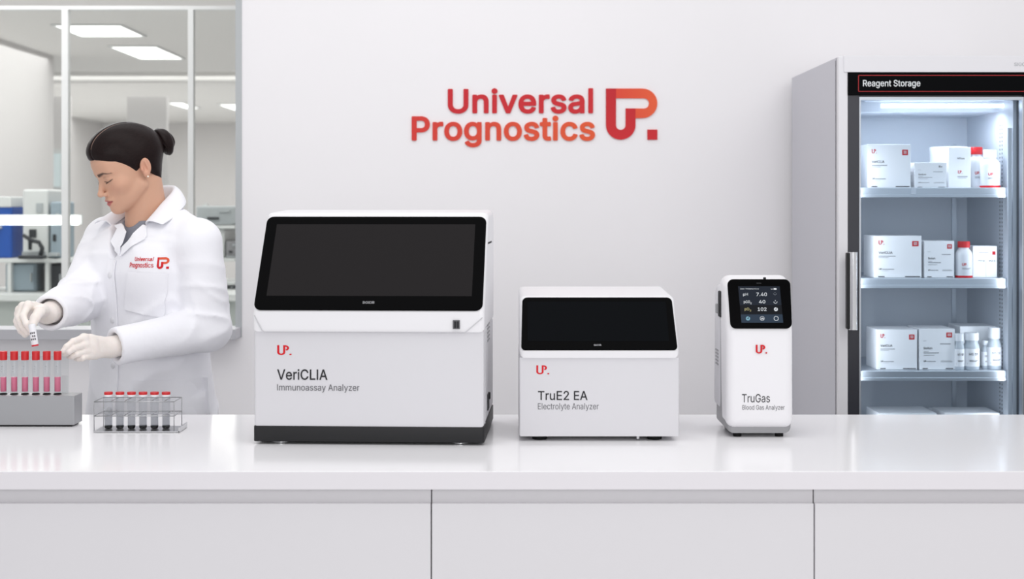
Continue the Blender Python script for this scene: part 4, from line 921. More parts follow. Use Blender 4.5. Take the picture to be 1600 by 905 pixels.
# door
dr = obj('door', boxes((fx(1325.5), xi0 + .002, .004, .05, .1, fz(149)), (xi1 - .004, WR - .017, .004, .05, .1, fz(149)), (xi0, xi1, .004, .05, fz(153.5), fz(149)), (xi0, xi1, .004, .05, .1, .2)), M['door_dark'], R_)
obj('door_glass', boxes((xi0, xi1, .022, .028, .2, fz(153.5))), M['door_glass'], dr)
obj('inner_trim', boxes((xi0, xi0 + .0045, .002, .03, .2, fz(156)), (xi1 - .0045, xi1, .002, .03, .2, fz(156)), (xi0, xi1, .002, .03, fz(156), fz(151.5))), M['alu'], dr)
Yh = YR - .045
hz0, hz1 = fz(515.5, Yh), fz(394, Yh)
hx_ = fx(1331, Yh)
hm = obj('handle', tube([(hx_ + .0035, -.045, hz0), (hx_ + .0035, -.045, hz1)], .0128, 18), M['chrome'], dr, smooth=True, angle=50)
obj('handle_plate', boxes((hx_ - .016, hx_ - .004, -.052, -.030, hz0 + .002, hz1 - .002), bev=.003), M['base_black'], hm)
for z in (hz0 + .03, hz1 - .03):
    obj('handle_mount', tube([(hx_, -.04, z), (hx_, .006, z)], .007, 12), M['steel'], hm, smooth=True, angle=50)

# ------------------------------------------------------------------ cartons and bottles in the refrigerator
M['carton'] = mat('carton_white', (247, 247, 249), .55, spec=.3)
M['carton_side'] = mat('carton_side', (226, 230, 236), .55, spec=.3)
M['cap_red'] = mat('cap_red', (206, 26, 34), .4)
M['bottle'] = mat('bottle_white', (238, 239, 243), .35)
M['cap_white'] = mat('cap_white', (240, 241, 244), .4)

def carton(label, px0, px1, py0, shelf, Y, depth, style, group='reagent cartons in the refrigerator', z0=None):
    x0, x1 = pxx(px0, Y), pxx(px1, Y)
    z0 = SH[shelf] if z0 is None else z0
    h = pzz(py0, Y) - z0
    w = (x1 - x0) / 2
    t = thing('reagent_carton', label, 'carton', ((x0 + x1) / 2, Y, z0), group=group)
    obj('carton', boxes((-w, w, 0, depth, .0004, h), bev=.0012), M['carton'], t)
    FMb = Matrix.Translation((0, -.0002, 0)) @ FRONT
    X = lambda u: -w + 2 * w * u
    Z = lambda v: h * v
    def bar(bm, u0, v0, u1, v1):
        prism([(X(u0), Z(v0)), (X(u1), Z(v0)), (X(u1), Z(v1)), (X(u0), Z(v1))], 0, .0003, bm=bm)
    red, blk, gry = bmesh.new(), bmesh.new(), bmesh.new()
    if style in ('veri', 'small'):
        if style == 'veri':
            emblem(red, EM, X(.09), Z(.79), X(.21), Z(.89), .0003)
            text_bm('VeriCLIA', X(.09), Z(.57), X(.385), Z(.63), .0003, .01, bm=blk)
            bar(gry, .09, .505, .45, .525); bar(gry, .09, .475, .30, .485)
            text_bm('UP', X(.10), Z(.19), X(.16), Z(.23), .0003, .03, bm=blk)
            bar(gry, .17, .195, .42, .215); bar(gry, .15, .165, .30, .17)
            bar(blk, .085, .02, .22, .04); bar(blk, .65, .02, .97, .04)
            bar(red, .80, .75, .935, .875)
        else:
            bar(gry, .10, .70, .2, .708); bar(gry, .58, .62, .88, .645)
            text_bm('Sodium', X(.12), Z(.5), X(.36), Z(.56), .0003, .01, bm=blk)
            bar(gry, .12, .40, .55, .425); bar(gry, .12, .35, .42, .362); bar(gry, .12, .445, .26, .455)
            text_bm('UP', X(.12), Z(.19), X(.19), Z(.23), .0003, .03, bm=blk)
            bar(gry, .2, .195, .46, .215); bar(gry, .6, .19, .93, .205); bar(gry, .6, .22, .9, .226)
            bar(blk, .09, .02, .24, .04); bar(blk, .74, .02, .95, .04)
            if shelf != 0:
                bar(red, .76, .79, .92, .91)
            else:
                text_bm('Rx', X(.76), Z(.8), X(.87), Z(.88), .0003, .02, bm=blk)
    elif style == 'white':
        text_bm('M5oo', X(.40), Z(.70), X(.72), Z(.745), .0003, .01, bm=blk)
        emblem(red, EM, X(.42), Z(.35), X(.62), Z(.43), .0003)
        bar(gry, .4, .27, .85, .29); bar(gry, .42, .24, .8, .25)
    elif style == 'pair':
        bar(red, .80, .72, .93, .83)
        bar(gry, .25, .79, .65, .81)
        text_bm('M1ng', X(.22), Z(.5), X(.48), Z(.56), .0003, .01, bm=blk)
        text_bm('M2 S', X(.66), Z(.5), X(.92), Z(.56), .0003, .01, bm=blk)
        bar(gry, .535, .03, .545, .62)
    for nm, bm, m in (('red_print', red, M['red']), ('black_print', blk, M['ink']), ('grey_print', gry, M['ink_light'])):
        if len(bm.verts):
            flat(nm, bm, m, t, FMb)
        else:
            bm.free()
    if style in ('veri', 'small') and (style == 'veri' or shelf != 0):
        sl = bmesh.new()
        u0, u1, v0, v1 = (.80, .935, .75, .875) if style == 'veri' else (.76, .92, .79, .91)
        for k in range(3):
            v = v0 + (v1 - v0) * (.28 + .2 * k)
            prism([(X(u0 + .03), Z(v)), (X(u1 - .03), Z(v)), (X(u1 - .03), Z(v + .012)), (X(u0 + .03), Z(v + .012))], .0003, .0005, bm=sl)
        flat('seal_print', sl, M['white_print'], t, FMb)
    return t

def bottle(label, pxc, pw, py0, shelf, Y, cap, foot=None, neck=.62, caph=.2, print_red=True, glassy=False, group='reagent bottles in the refrigerator'):
    x = pxx(pxc, Y)
    z0 = SH[shelf]
    h = pzz(py0, Y) - z0
    r = pw * Y / F / 2
    t = thing('reagent_bottle', label, 'bottle', (x, Y + r, z0), group=group)
    hb = h * (1 - caph)
    prof = [(0, 0.0003), (r * .93, .0003), (r, .003), (r, hb * .74), (r * .96, hb * .82), (r * .8, hb * .90), (r * neck, hb * .95), (r * neck, hb), (0, hb)]
    obj('body', lathe(prof, 28), M['clear_bottle'] if glassy else M['bottle'], t, smooth=True, angle=50)
    c = obj('cap', lathe([(0, hb), (r * (neck + .1), hb), (r * (neck + .1), h - .002), (r * (neck + .06), h), (0, h)], 28), cap, t, smooth=True, angle=40)
    if foot:
        obj('base_band', lathe([(r + .0004, .0006), (r + .0004, hb * .075)], 28), foot, t, smooth=True)
    # label print wraps round the front
    def wrap(bm):
        for v in bm.verts:
            a = v.co.x / r
            rr = r + .0003 + v.co.z
            v.co = (rr * math.sin(a), -rr * math.cos(a), v.co.y)
        return bm
    if glassy:
        bm = lathe([(r + .0003, hb * .12), (r + .0003, hb * .72)], 28)
        obj('label_band', bm, M['carton'], t, smooth=True)
    b = bmesh.new()
    if print_red:
        text_bm('UP.', -r * .5, hb * .40, r * .1, hb * .49, .0003, .02, bm=b)
        obj('red_print', wrap(b), M['red'], t)
        b = bmesh.new()
    else:
        text_bm('M5 10', -r * .55, hb * .50, r * .6, hb * .58, .0006, .01, bm=b)
        prism([(-r * .8, hb * .2), (r * .8, hb * .2), (r * .8, hb * .225), (-r * .8, hb * .225)], 0, .0006, bm=b)
    for v, u in ((.32, .6), (.29, .4)):
        n = 6
        P = [(-r * .5 + r * (u + .5) * k / n, hb * v) for k in range(n + 1)] + [(-r * .5 + r * (u + .5) * k / n, hb * (v + .015)) for k in range(n, -1, -1)]
        prism(P, 0, .0006, bm=b)
    obj('grey_print', wrap(b), M['ink_light'] if print_red else M['ink_grey'], t)
    return t
M['clear_bottle'] = mat('clear_plastic', (196, 203, 210), .2, trans=.0)

Ys = YR + .115
carton('tallest white square carton at the left of the top shelf', 1356, 1423, 225.5, 0, Ys, .11, 'veri')
carton('low white carton on the top shelf beside the tallest carton', 1429, 1479, 254, 0, Ys, .09, 'small')
Yq = Ys + .125
tb = thing('reagent_tub', 'wide plain white tub behind the cartons on the top shelf', 'tub', (pxx(1487, Yq), Yq + .03, SH[0]))
rq, hq = 29 * Yq / F, pzz(229.5, Yq) - SH[0]
obj('tub_body', lathe([(0, .0003), (rq * .96, .0003), (rq, .004), (rq, hq * .86)], 36), M['bottle'], tb, smooth=True, angle=40)
obj('lid', lathe([(rq * 1.01, hq * .86), (rq * 1.015, hq * .985), (rq * .98, hq), (0, hq)], 36), M['cap_white'], tb, smooth=True, angle=40)
carton('tall plain white carton left of the bottles on the top shelf', 1482, 1517, 230, 0, Ys + .03, .07, 'white')
bottle('red capped white bottle on the top refrigerator shelf', 1530, 25, 229.5, 0, Ys + .03, M['cap_red'], caph=.18)
bottle('white capped bottle with red foot band on the top shelf', 1552.5, 31, 233.5, 0, Ys - .01, M['cap_white'], M['red'], caph=.2, neck=.58)
carton('widest white carton at the left of the second shelf', 1366, 1440, 368.5, 1, Ys, .13, 'veri')
carton('narrow white carton beside the widest one on the second shelf', 1444.5, 1491, 376.5, 1, Ys, .11, 'small')
bottle('red capped bottle with red foot band on the second shelf', 1510, 26, 377.5, 1, Ys - .01, M['cap_red'], M['red'], caph=.17)
carton('pale upright double carton right of the bottle, second shelf', 1520, 1558, 384.5, 1, Ys + .03, .08, 'pair')
carton('large white carton at the left of the third shelf', 1370, 1433, 515, 2, Ys, .13, 'veri')
carton('white carton right of the large one on the third shelf', 1436.5, 1492, 514, 2, Ys, .13, 'small')
bottle('small clear bottle beside the cartons on the third shelf', 1501, 16, 522, 2, Ys - .01, M['cap_white'], caph=.2, print_red=False, glassy=True, neck=.8)
bottle('wider clear bottle, second from the cartons on the third shelf', 1521.5, 25, 521, 2, Ys - .01, M['cap_white'], caph=.2, print_red=False, glassy=True, neck=.8)
bottle('small clear bottle before the last, third shelf', 1543.5, 15, 533, 2, Ys + .025, M['cap_white'], caph=.16, print_red=False, glassy=True, neck=.7)
bottle('tall capped clear bottle at the right end of the third shelf', 1557, 22, 513, 2, Ys + .005, M['cap_white'], caph=.26, print_red=False, glassy=True, neck=.72)
carton('grey shadowed carton lying behind the clear bottles on the third shelf', 1500, 1556, 510, 2, Ys + .09, .12, 'none')
carton('wide flat topped carton at the left of the lowest visible shelf', 1373, 1464, 646, 3, Ys, .15, 'none')
carton('wide carton at the right of the lowest visible shelf', 1476, 1562, 645.5, 3, Ys + .02, .13, 'none')
for i, pc in enumerate((1372, 1394, 1432, 1455, 1477)):
    bottle(('white bottle top rising behind the left carton of the lowest shelf, %s' % ('at its left end', 'near its middle', 'at its right end')[i]) if i < 3 else ('white bottle top behind the right carton of the lowest shelf, %s' % ('left one', 'right one')[i - 3]),
           pc + 4, 17, 640 - (i % 2), 3, Ys + .19, M['cap_white'], caph=.1, group='bottles at the back of the lowest shelf')

# ------------------------------------------------------------------ steel block with blood tubes
M['tube_glass'] = glass('tube_glass', (249, 250, 251), .02, 1.0, 1.38)
M['acrylic'] = glass('clear_acrylic', (249, 250, 250), .02, 1.0, 1.3)
M['block'] = noisy(mat('block_aluminium', (166, 167, 170), .42, metal=.55), 2.0, .02)
M['pink'] = mat('pink_liquid', (214, 112, 142), .25, trans=.0)
M['cap_tube'] = mat('tube_cap_red', (196, 28, 34), .42)
Yk = 3.30
xk1 = pxx(116, Yk)
zk = pzz(619, Yk) - CT
K = thing('tube_block', 'grey metal block rack holding pink filled tubes at the left edge', 'tube rack', (xk1 - .3, Yk, CT))
dk = .062
obj('block', boxes((-.30, .30, 0, dk, .004, zk), bev=.0015), M['block'], K)
obj('foot_strip', boxes((-.29, .292, .004, dk - .004, 0, .0045)), M['rubber'], K)
Yt = Yk + .030
tl = thing('blood_tube', '', 'tube')
rt, ht = .0083, (pzz(549, Yt) - CT) - zk
obj('tube', lathe([(rt * .6, .0015), (rt, .004), (rt, ht - .012)], 24), M['tube_glass'], tl, smooth=True)
obj('liquid', lathe([(0, .006), (rt * .78, .007), (rt * .84, .010), (rt * .84, .041), (0, .041)], 24), M['pink'], tl, smooth=True, angle=40)
obj('stopper', lathe([(0, .0008), (rt * .9, .0008), (rt * .9, .0028), (0, .0028)], 20), M['rubber'], tl, smooth=True, angle=40)
cp = obj('cap', lathe([(rt * .9, ht - .020), (rt * 1.06, ht - .0205), (rt * 1.08, ht - .001), (rt * 1.02, ht), (0, ht)], 26), M['cap_tube'], tl, smooth=True, angle=40)
tick = bmesh.new()
for k in range(3):
    box(tick, -.0018, .0016 - k * .0008, -rt - .0002, -rt, .066 - k * .006, .0672 - k * .006)
obj('graduation', tick, M['ink_light'], tl)
names = ['against the fingertips of the lower hand', 'second from the right end of the block', 'third from the right end of the block', 'below the dangling vial, third from the picture edge', 'second from the left picture edge', 'cut by the left picture edge']
for i in range(6):
    t = tl if i == 0 else copy_tree(tl)
    t.location = (pxx(90 - i * 16.95, Yt), Yt, CT + zk)
    t['label'] = 'red capped tube of pink liquid, ' + names[i]
    t['group'] = 'pink filled tubes in the metal block'
    obj('socket', lathe([(rt * 1.0, 0), (rt * 1.12, 0), (rt * 1.12, .0016), (rt * 1.0, .0016)], 20), M['rubber'], K).location = (t.location.x - K.location.x, .03, zk)
ap = thing('acrylic_sheet', 'clear acrylic sheet standing on the metal block behind the tubes', 'sheet', (xk1 - .025, Yk + .052, CT + zk))
obj('sheet', boxes((-.30, pxx(107, Yk + .05) - xk1 + .025, 0, .003, 0, .088), bev=.0008), M['acrylic'], ap)
obj('lower_plate', boxes((-.02, pxx(106, Yk + .05) - xk1 + .025, -.004, -.0005, 0, .042), bev=.0006), M['acrylic'], ap)

# ------------------------------------------------------------------ wire rack with short tubes
Yw = 3.215
xw0, xw1 = pxx(147, Yw), pxx(272, Yw)
Wr = xw1 - xw0
Rk = thing('wire_tube_rack', 'small silver wire rack with six short red capped tubes', 'tube rack', (xw0, Yw, CT))
hw, dw = pzz(628, Yw) - CT, .075
r0 = .0011
def wire(*paths):
    bm = bmesh.new()
    for p in paths:
        tube(p, r0, 6, bm)
    return bm
for z, nm in ((hw, 'top_frame'), (hw * .54, 'middle_frame')):
    obj(nm, tube([(0, 0, z), (Wr, 0, z), (Wr, dw, z), (0, dw, z)], r0 * 1.1, 6, closed=True), M['wire'], Rk, smooth=True)
# perforated top and middle guides: crossbars between tubes
for z in (hw, hw * .54):
    obj('cross_wires', wire(*[[((i + .32) * Wr / 6 - .004, 0, z), ((i + .32) * Wr / 6 - .004, dw, z)] for i in range(1, 6)]), M['wire'], Rk, smooth=True)
for x in (0, Wr):
    for y in (0, dw):
        obj('leg', wire([(x, y, 0), (x, y, hw)]), M['wire'], Rk, smooth=True)
obj('base_plate', boxes((-.001, Wr + .012, -.001, dw + .001, .001, .0035)), M['steel'], Rk)
obj('end_lip', boxes((Wr + .010, Wr + .0125, -.001, dw + .001, .001, .012)), M['steel'], Rk)
sm = thing('sample_tube', '', 'tube')
rs = .0097
hs = pzz(612.5, Yw + .035) - CT - .0036
obj('tube', lathe([(rs * .4, .0008), (rs * .9, .003), (rs, .007), (rs, hs - .010)], 24), glass('tube_frost', (246, 247, 248), .05, 1.0, 1.35), sm, smooth=True)
obj('sediment', lathe([(0, .0006), (rs * .75, .001), (rs * .9, .004), (rs * .9, .0075), (0, .0075)], 20), M['rubber'], sm, smooth=True, angle=40)
obj('serum', lathe([(0, .0076), (rs * .84, .0076), (rs * .84, .032), (0, .032)], 20), glass('serum_grey', (218, 219, 221), .1, 1.0, 1.15), sm, smooth=True, angle=40)
obj('cap', lathe([(rs * .8, hs - .010), (rs * .98, hs - .010), (rs * .98, hs - .005)], 24), M['bottle'], sm, smooth=True, angle=40)
obj('cap_top', lathe([(rs * .9, hs - .006), (rs * 1.0, hs - .006), (rs * 1.02, hs - .001), (rs * .95, hs), (0, hs)], 24), M['cap_tube'], sm, smooth=True, angle=40)
ordn = ['at the left end of the row', 'second from the left', 'third from the left', 'third from the right', 'second from the right', 'at the right end of the row']
for i in range(6):
    t = sm if i == 0 else copy_tree(sm)
    t.location = (pxx(169.5 + i * 18.0, Yw + .035), Yw + .035, CT + .0036)
    t['label'] = 'short red capped tube in the wire rack, ' + ordn[i]
    t['group'] = 'short tubes in the wire rack'

# ------------------------------------------------------------------ the lab worker
# Smooth bodies are described by distance fields and turned into one closed skin each.
def length3(x, y, z):
    return np.sqrt(x * x + y * y + z * z)

def ell(p, c, r, rot=None):
    x, y, z = p[0] - c[0], p[1] - c[1], p[2] - c[2]
    if rot is not None:
        m = rot
        x, y, z = (m[0][0] * x + m[1][0] * y + m[2][0] * z, m[0][1] * x + m[1][1] * y + m[2][1] * z, m[0][2] * x + m[1][2] * y + m[2][2] * z)
    k0 = length3(x / r[0], y / r[1], z / r[2])
    k1 = length3(x / r[0] ** 2, y / r[1] ** 2, z / r[2] ** 2) + 1e-9
    return k0 * (k0 - 1.0) / k1

def cap(p, a, b, ra, rb=None):
    rb = ra if rb is None else rb
    a = [float(v) for v in a]; b = [float(v) for v in b]
    d = [b[i] - a[i] for i in range(3)]
    L = sum(v * v for v in d) + 1e-12
    t = ((p[0] - a[0]) * d[0] + (p[1] - a[1]) * d[1] + (p[2] - a[2]) * d[2]) / L
    t = np.clip(t, 0, 1)
    return length3(p[0] - a[0] - t * d[0], p[1] - a[1] - t * d[1], p[2] - a[2] - t * d[2]) - (ra + (rb - ra) * t)

def smin(a, b, k):
    h = np.clip(0.5 + 0.5 * (b - a) / k, 0, 1)
    return b + (a - b) * h - k * h * (1 - h)

def smax(a, b, k):
    return -smin(-a, -b, k)

def grid(xs, ys, zs):
    return np.meshgrid(np.asarray(xs, np.float32), np.asarray(ys, np.float32), np.asarray(zs, np.float32), indexing='ij')

def nets(f, xs, ys, zs):
    """closed skin of the zero level of f on a rectilinear grid"""
    xs, ys, zs = (np.asarray(v, np.float64) for v in (xs, ys, zs))
    s = f < 0
    n0, n1, n2 = f.shape
    cnt = np.zeros((n0 - 1, n1 - 1, n2 - 1), np.int8)
    for i in (0, 1):
        for j in (0, 1):
            for k in (0, 1):
                cnt += s[i:n0 - 1 + i, j:n1 - 1 + j, k:n2 - 1 + k]
    act = (cnt > 0) & (cnt < 8)
    ci, cj, ck = np.nonzero(act)
    idx = -np.ones(act.shape, np.int64)
    idx[ci, cj, ck] = np.arange(len(ci))
    acc = np.zeros((len(ci), 3)); num = np.zeros(len(ci))
    C = [(0, 0, 0), (1, 0, 0), (0, 1, 0), (1, 1, 0), (0, 0, 1), (1, 0, 1), (0, 1, 1), (1, 1, 1)]
    def P(c):
        return np.stack([xs[ci + c[0]], ys[cj + c[1]], zs[ck + c[2]]], 1)
    for a in range(8):
        for b in range(a + 1, 8):
            if sum(abs(C[a][q] - C[b][q]) for q in range(3)) != 1:
                continue
            va = f[ci + C[a][0], cj + C[a][1], ck + C[a][2]].astype(np.float64)
            vb = f[ci + C[b][0], cj + C[b][1], ck + C[b][2]].astype(np.float64)
            m = (va < 0) != (vb < 0)
            t = np.where(m, va / np.where(m, va - vb, 1), 0)[:, None]
            q = P(C[a]) * (1 - t) + P(C[b]) * t
            acc[m] += q[m]; num[m] += 1
    V = acc / num[:, None]
    Q = []
    for ax in range(3):
        sl0 = [slice(1, -1)] * 3; sl1 = [slice(1, -1)] * 3
        sl0[ax] = slice(0, -1); sl1[ax] = slice(1, None)
        a, b = s[tuple(sl0)], s[tuple(sl1)]
        e = np.nonzero(a != b)
        flip = a[e]
        g = [e[0] + (0 if ax == 0 else 1), e[1] + (0 if ax == 1 else 1), e[2] + (0 if ax == 2 else 1)]
        u, v = (ax + 1) % 3, (ax + 2) % 3
        def cell(du, dv):
            h = [g[0].copy(), g[1].copy(), g[2].copy()]
            h[u] -= du; h[v] -= dv
            return idx[h[0], h[1], h[2]]
        q = np.stack([cell(1, 1), cell(0, 1), cell(0, 0), cell(1, 0)], 1)
        q[~flip] = q[~flip][:, ::-1]
        Q.append(q)
    return V, np.concatenate(Q)

def relax(V, Q, n=2, lam=0.5):
    for _ in range(n):
        acc = np.zeros_like(V); num = np.zeros(len(V))
        for a, b in ((0, 1), (1, 2), (2, 3), (3, 0)):
            np.add.at(acc, Q[:, a], V[Q[:, b]]); np.add.at(num, Q[:, a], 1)
            np.add.at(acc, Q[:, b], V[Q[:, a]]); np.add.at(num, Q[:, b], 1)
        V = V * (1 - lam) + lam * acc / np.maximum(num, 1)[:, None]
    return V

def skin(name, V, Q, m, parent):
    me = bpy.data.meshes.new(name)
    me.from_pydata(V.tolist(), [], Q.tolist())
    me.materials.append(m)
    me.polygons.foreach_set('use_smooth', np.ones(len(me.polygons), bool))
    me.update()
    o = bpy.data.objects.new(name, me)
    COL.objects.link(o)
    o.parent = parent
    return o

def rng(a, b, h):
    return np.arange(a, b + h, h)

PX = lambda px, py, Y: np.array(at(px, py, Y))
person = thing('person', 'dark haired person in a white lab coat and pale gloves, looking down at a vial', 'person', (-1.0, 3.86, 0))
PO = np.array([-1.0, 3.86, 0.0])

# ---- frames
HPSI, HPHI, HROLL, HS = math.radians(55), math.radians(24), math.radians(0), 0.945
HC = np.array([at(203, 262, 3.79).x, 3.79, at(203, 262, 3.79).z])
RH = np.array((Matrix.Rotation(-HPSI, 3, 'Z') @ Matrix.Rotation(HPHI, 3, 'X') @ Matrix.Rotation(HROLL, 3, 'Y')))
HSC = np.array([.96, 1.0, 1.0]) * HS
def to_head(P):
    d = [P[i] - HC[i] for i in range(3)]
    return [(RH[0][k] * d[0] + RH[1][k] * d[1] + RH[2][k] * d[2]) / HSC[k] for k in range(3)]
TPSI = math.radians(32)
RT = np.array(Matrix.Rotation(-TPSI, 3, 'Z'))
TC = np.array([-0.986, 3.855, 0.0])
def to_torso(P):
    d = [P[i] - TC[i] for i in range(3)]
    return [RT[0][k] * d[0] + RT[1][k] * d[1] + RT[2][k] * d[2] for k in range(3)]
def from_torso(q):
    return RT @ np.array(q) + TC
def from_head(q):
    return RH @ (np.array(q) * HSC) + HC

# ---- joints of the arms (world)
SR, ER, WRr = PX(168, 374, 3.95), PX(124, 468, 3.76), PX(74, 490, 3.52)
SL, EL, WL = PX(309, 378, 3.745), PX(322, 512, 3.74), PX(172, 543, 3.555)

# ---- head
def head_core(p):
    x, y, z = p
    ax = np.abs(x)
    q = (ax, y, z)
    f = ell(p, (0, .010, .036), (.0735, .094, .081))
    f = smin(f, ell(p, (0, -.036, -.024), (.0585, .056, .070)), .03)
    f = smin(f, ell(p, (0, -.048, -.068), (.040, .042, .038)), .025)
    f = smin(f, cap(q, (.010, -.076, -.090), (.051, -.002, -.052), .0135, .016), .022)
    f = smin(f, ell(p, (0, -.081, -.091), (.016, .0135, .0135)), .016)
    f = smin(f, ell(q, (.043, -.055, -.027), (.020, .021, .018)), .02)
    f = smin(f, ell(p, (0, -.068, .040), (.050, .026, .034)), .03)
    return f

def head_field(p):
    x, y, z = p
    ax = np.abs(x)
    q = (ax, y, z)
    f = head_core(p)
    f = smin(f, cap(q, (.012, -.0865, .0165), (.042, -.073, .0175), .0065, .006), .014)
    f = smax(f, -ell(q, (.031, -.1005, .001), (.017, .0165, .0105)), .012)
    f = smin(f, ell(q, (.0315, -.0742, .000), (.0155, .0140, .0120)), .004)
    # nose
    f = smin(f, cap(p, (0, -.0865, .007), (0, -.1065, -.034), .0055, .0080), .009)
    f = smin(f, ell(p, (0, -.1085, -.0365), (.0088, .0085, .0078)), .006)
    f = smin(f, ell(q, (.0112, -.0985, -.0405), (.0062, .0085, .0060)), .005)
    f = smax(f, -ell(q, (.0058, -.1035, -.0475), (.0034, .0050, .0032)), .003)
    # lips
    f = smin(f, ell(p, (0, -.088, -.063), (.024, .0115, .016)), .010)
    f = smin(f, ell(q, (.006, -.0945, -.0590), (.0135, .0072, .0048)), .0045)
    f = smin(f, ell(p, (0, -.0930, -.0705), (.0165, .0078, .0056)), .005)
    f = smax(f, -(cap(q, (0, -.1030, -.0645), (.021, -.0925, -.0650), .0022, .0020)), .003)
    f = smax(f, -cap(p, (0, -.108, -.050), (0, -.108, -.056), .0035), .004)
    # ears
    rot = np.array(Matrix.Rotation(math.radians(-24), 3, 'Z') @ Matrix.Rotation(math.radians(-14), 3, 'X'))
    e = ell(q, (.0765, .018, -.006), (.0072, .0150, .0250), rot)
    e = smin(e, ell(q, (.0745, .0125, -.027), (.006, .0075, .0085), rot), .006)
    e = smax(e, -ell(q, (.0832, .0165, -.003), (.0072, .0100, .0175), rot), .003)
    e = smin(e, ell(q, (.0765, .0055, -.009), (.0050, .0042, .0065)), .003)
    e = smin(e, cap(q, (.0795, .0205, .009), (.0795, .0215, -.012), .0028, .0024), .003)
    f = smin(f, e, .006)
    return f

NB = from_torso((0, -.005, 1.335))                     # root of the neck
NT = from_head((0, .024, -.055))
def body_field(P):
    T = to_torso(P)
    f = smin(cap(P, NT, NB, .045, .056), cap(P, NB, from_torso((0, .0, 1.25)), .06, .08), .02)
    f = smin(f, cap(P, from_head((0, -.004, -.072)), from_torso((0, -.040, 1.33)), .030, .036), .03)
    # chest, arms, hips and legs, all inside the clothes
    f = smin(f, ell(T, (0, .0, 1.22), (.145, .088, .13)), .05)
    f = smin(f, ell(T, (0, .0, 1.02), (.125, .085, .18)), .05)
    f = smin(f, ell(T, (0, .005, .88), (.145, .095, .12)), .05)
    for s, e, w in ((SR, ER, WRr), (SL, EL, WL)):
        f = smin(f, cap(P, s, e, .040, .033), .03)
        f = smin(f, cap(P, e, w, .033, .022), .02)
    for sx in (-1, 1):
        f = smin(f, cap(T, (sx * .075, 0, .84), (sx * .08, -.01, .47), .068, .045), .03)
        f = smin(f, cap(T, (sx * .08, -.01, .47), (sx * .085, .01, .09), .045, .03), .02)
    return f

xs = np.concatenate([rng(-1.30, -1.16, .012), rng(-1.15, -.89, .0019), rng(-.88, -.68, .012)])
ys = np.concatenate([rng(3.42, 3.63, .012), rng(3.64, 3.93, .0019), rng(3.94, 4.10, .012)])
zs = np.concatenate([rng(.05, 1.30, .012), rng(1.31, 1.64, .0019)])
zi = int(np.searchsorted(zs, 1.30))
zj = int(np.searchsorted(zs, 1.56))
f = np.full((len(xs), len(ys), len(zs)), 1.0, np.float32)
f[:, :, :zj] = body_field(grid(xs, ys, zs[:zj]))
i0, i1 = np.searchsorted(xs, -1.16), np.searchsorted(xs, -.885)
j0, j1 = np.searchsorted(ys, 3.635), np.searchsorted(ys, 3.935)
hd_ = head_field(to_head(grid(xs[i0:i1], ys[j0:j1], zs[zi:]))) * HS
sub = f[i0:i1, j0:j1, zi:]
f[i0:i1, j0:j1, zi:] = smin(sub, hd_.astype(np.float32), .008)
V, Q = nets(f, xs, ys, zs)
V = relax(V, Q, 1, .4)

# skin tone with lips, brows and lash lines as their own colours
H = to_head([V[:, 0], V[:, 1], V[:, 2]])
hx0, hy0, hz0_ = np.abs(H[0]), H[1], H[2]
SKIN = np.array([lin(208), lin(163), lin(138)])
LIP = np.array([lin(184), lin(98), lin(98)])
BROW = np.array([lin(58), lin(42), lin(36)])
colv = np.tile(SKIN, (len(V), 1))
def blend(w, c):
    global colv
    w = np.clip(w, 0, 1)[:, None]
    colv = colv * (1 - w) + np.array(c) * w
def bump_(d, r, soft):
    return np.clip((r - d) / soft + .5, 0, 1)
front = (hy0 < -.04) & (hz0_ > -.12) & (hz0_ < .05)
# warm cheeks, nose tip and ears
blend(.25 * np.exp(-(((hx0 - .043) / .018) ** 2 + ((hz0_ + .030) / .016) ** 2)) * front, [lin(214), lin(146), lin(126)])
blend(.30 * np.exp(-(((hx0 - .078) / .012) ** 2 + ((hz0_ + .006) / .03) ** 2)) * (hx0 > .066), [lin(214), lin(140), lin(120)])
# lips
lz_u = -.0645 + .0085 * np.clip(1 - (hx0 / .0235) ** 2, 0, 1) - .0022 * np.exp(-(hx0 / .004) ** 2)
lz_l = -.0645 - .0125 * np.clip(1 - (hx0 / .0225) ** 2, 0, 1)
wl_ = bump_(np.maximum(hz0_ - lz_u, lz_l - hz0_), 0, .0022) * front * (hx0 < .0235) * (hy0 < -.075)
blend(.9 * wl_, LIP)
blend(.55 * np.exp(-((hz0_ + .0647) / .0011) ** 2) * (hx0 < .0225) * front * (hy0 < -.075), [lin(120), lin(56), lin(56)])
# brows: arched strip
bz_ = .0150 + .0042 * np.clip((hx0 - .012) / .024, 0, 1) - .006 * np.clip((hx0 - .036) / .016, 0, 1)
bt = .0044 * np.clip(1.15 - (hx0 - .012) / .045, .25, 1)
blend(.92 * bump_(np.abs(hz0_ - bz_), bt, .0034) * (hx0 > .009) * (hx0 < .053) * front, BROW)
# lash line along the lowered lid, thin crease above it
lash = -.0058 - .0030 * np.clip(1 - ((hx0 - .0315) / .0150) ** 2, 0, 1) + .0016 * np.clip((hx0 - .04) / .01, 0, 1)
blend(.92 * bump_(np.abs(hz0_ - lash), .0012, .0014) * (np.abs(hx0 - .0320) < .0160) * front, [lin(40), lin(28), lin(26)])
crease = .0068 - .0025 * ((hx0 - .0315) / .015) ** 2
blend(.30 * bump_(np.abs(hz0_ - crease), .0009, .0014) * (np.abs(hx0 - .0315) < .0145) * front, [lin(140), lin(94), lin(78)])

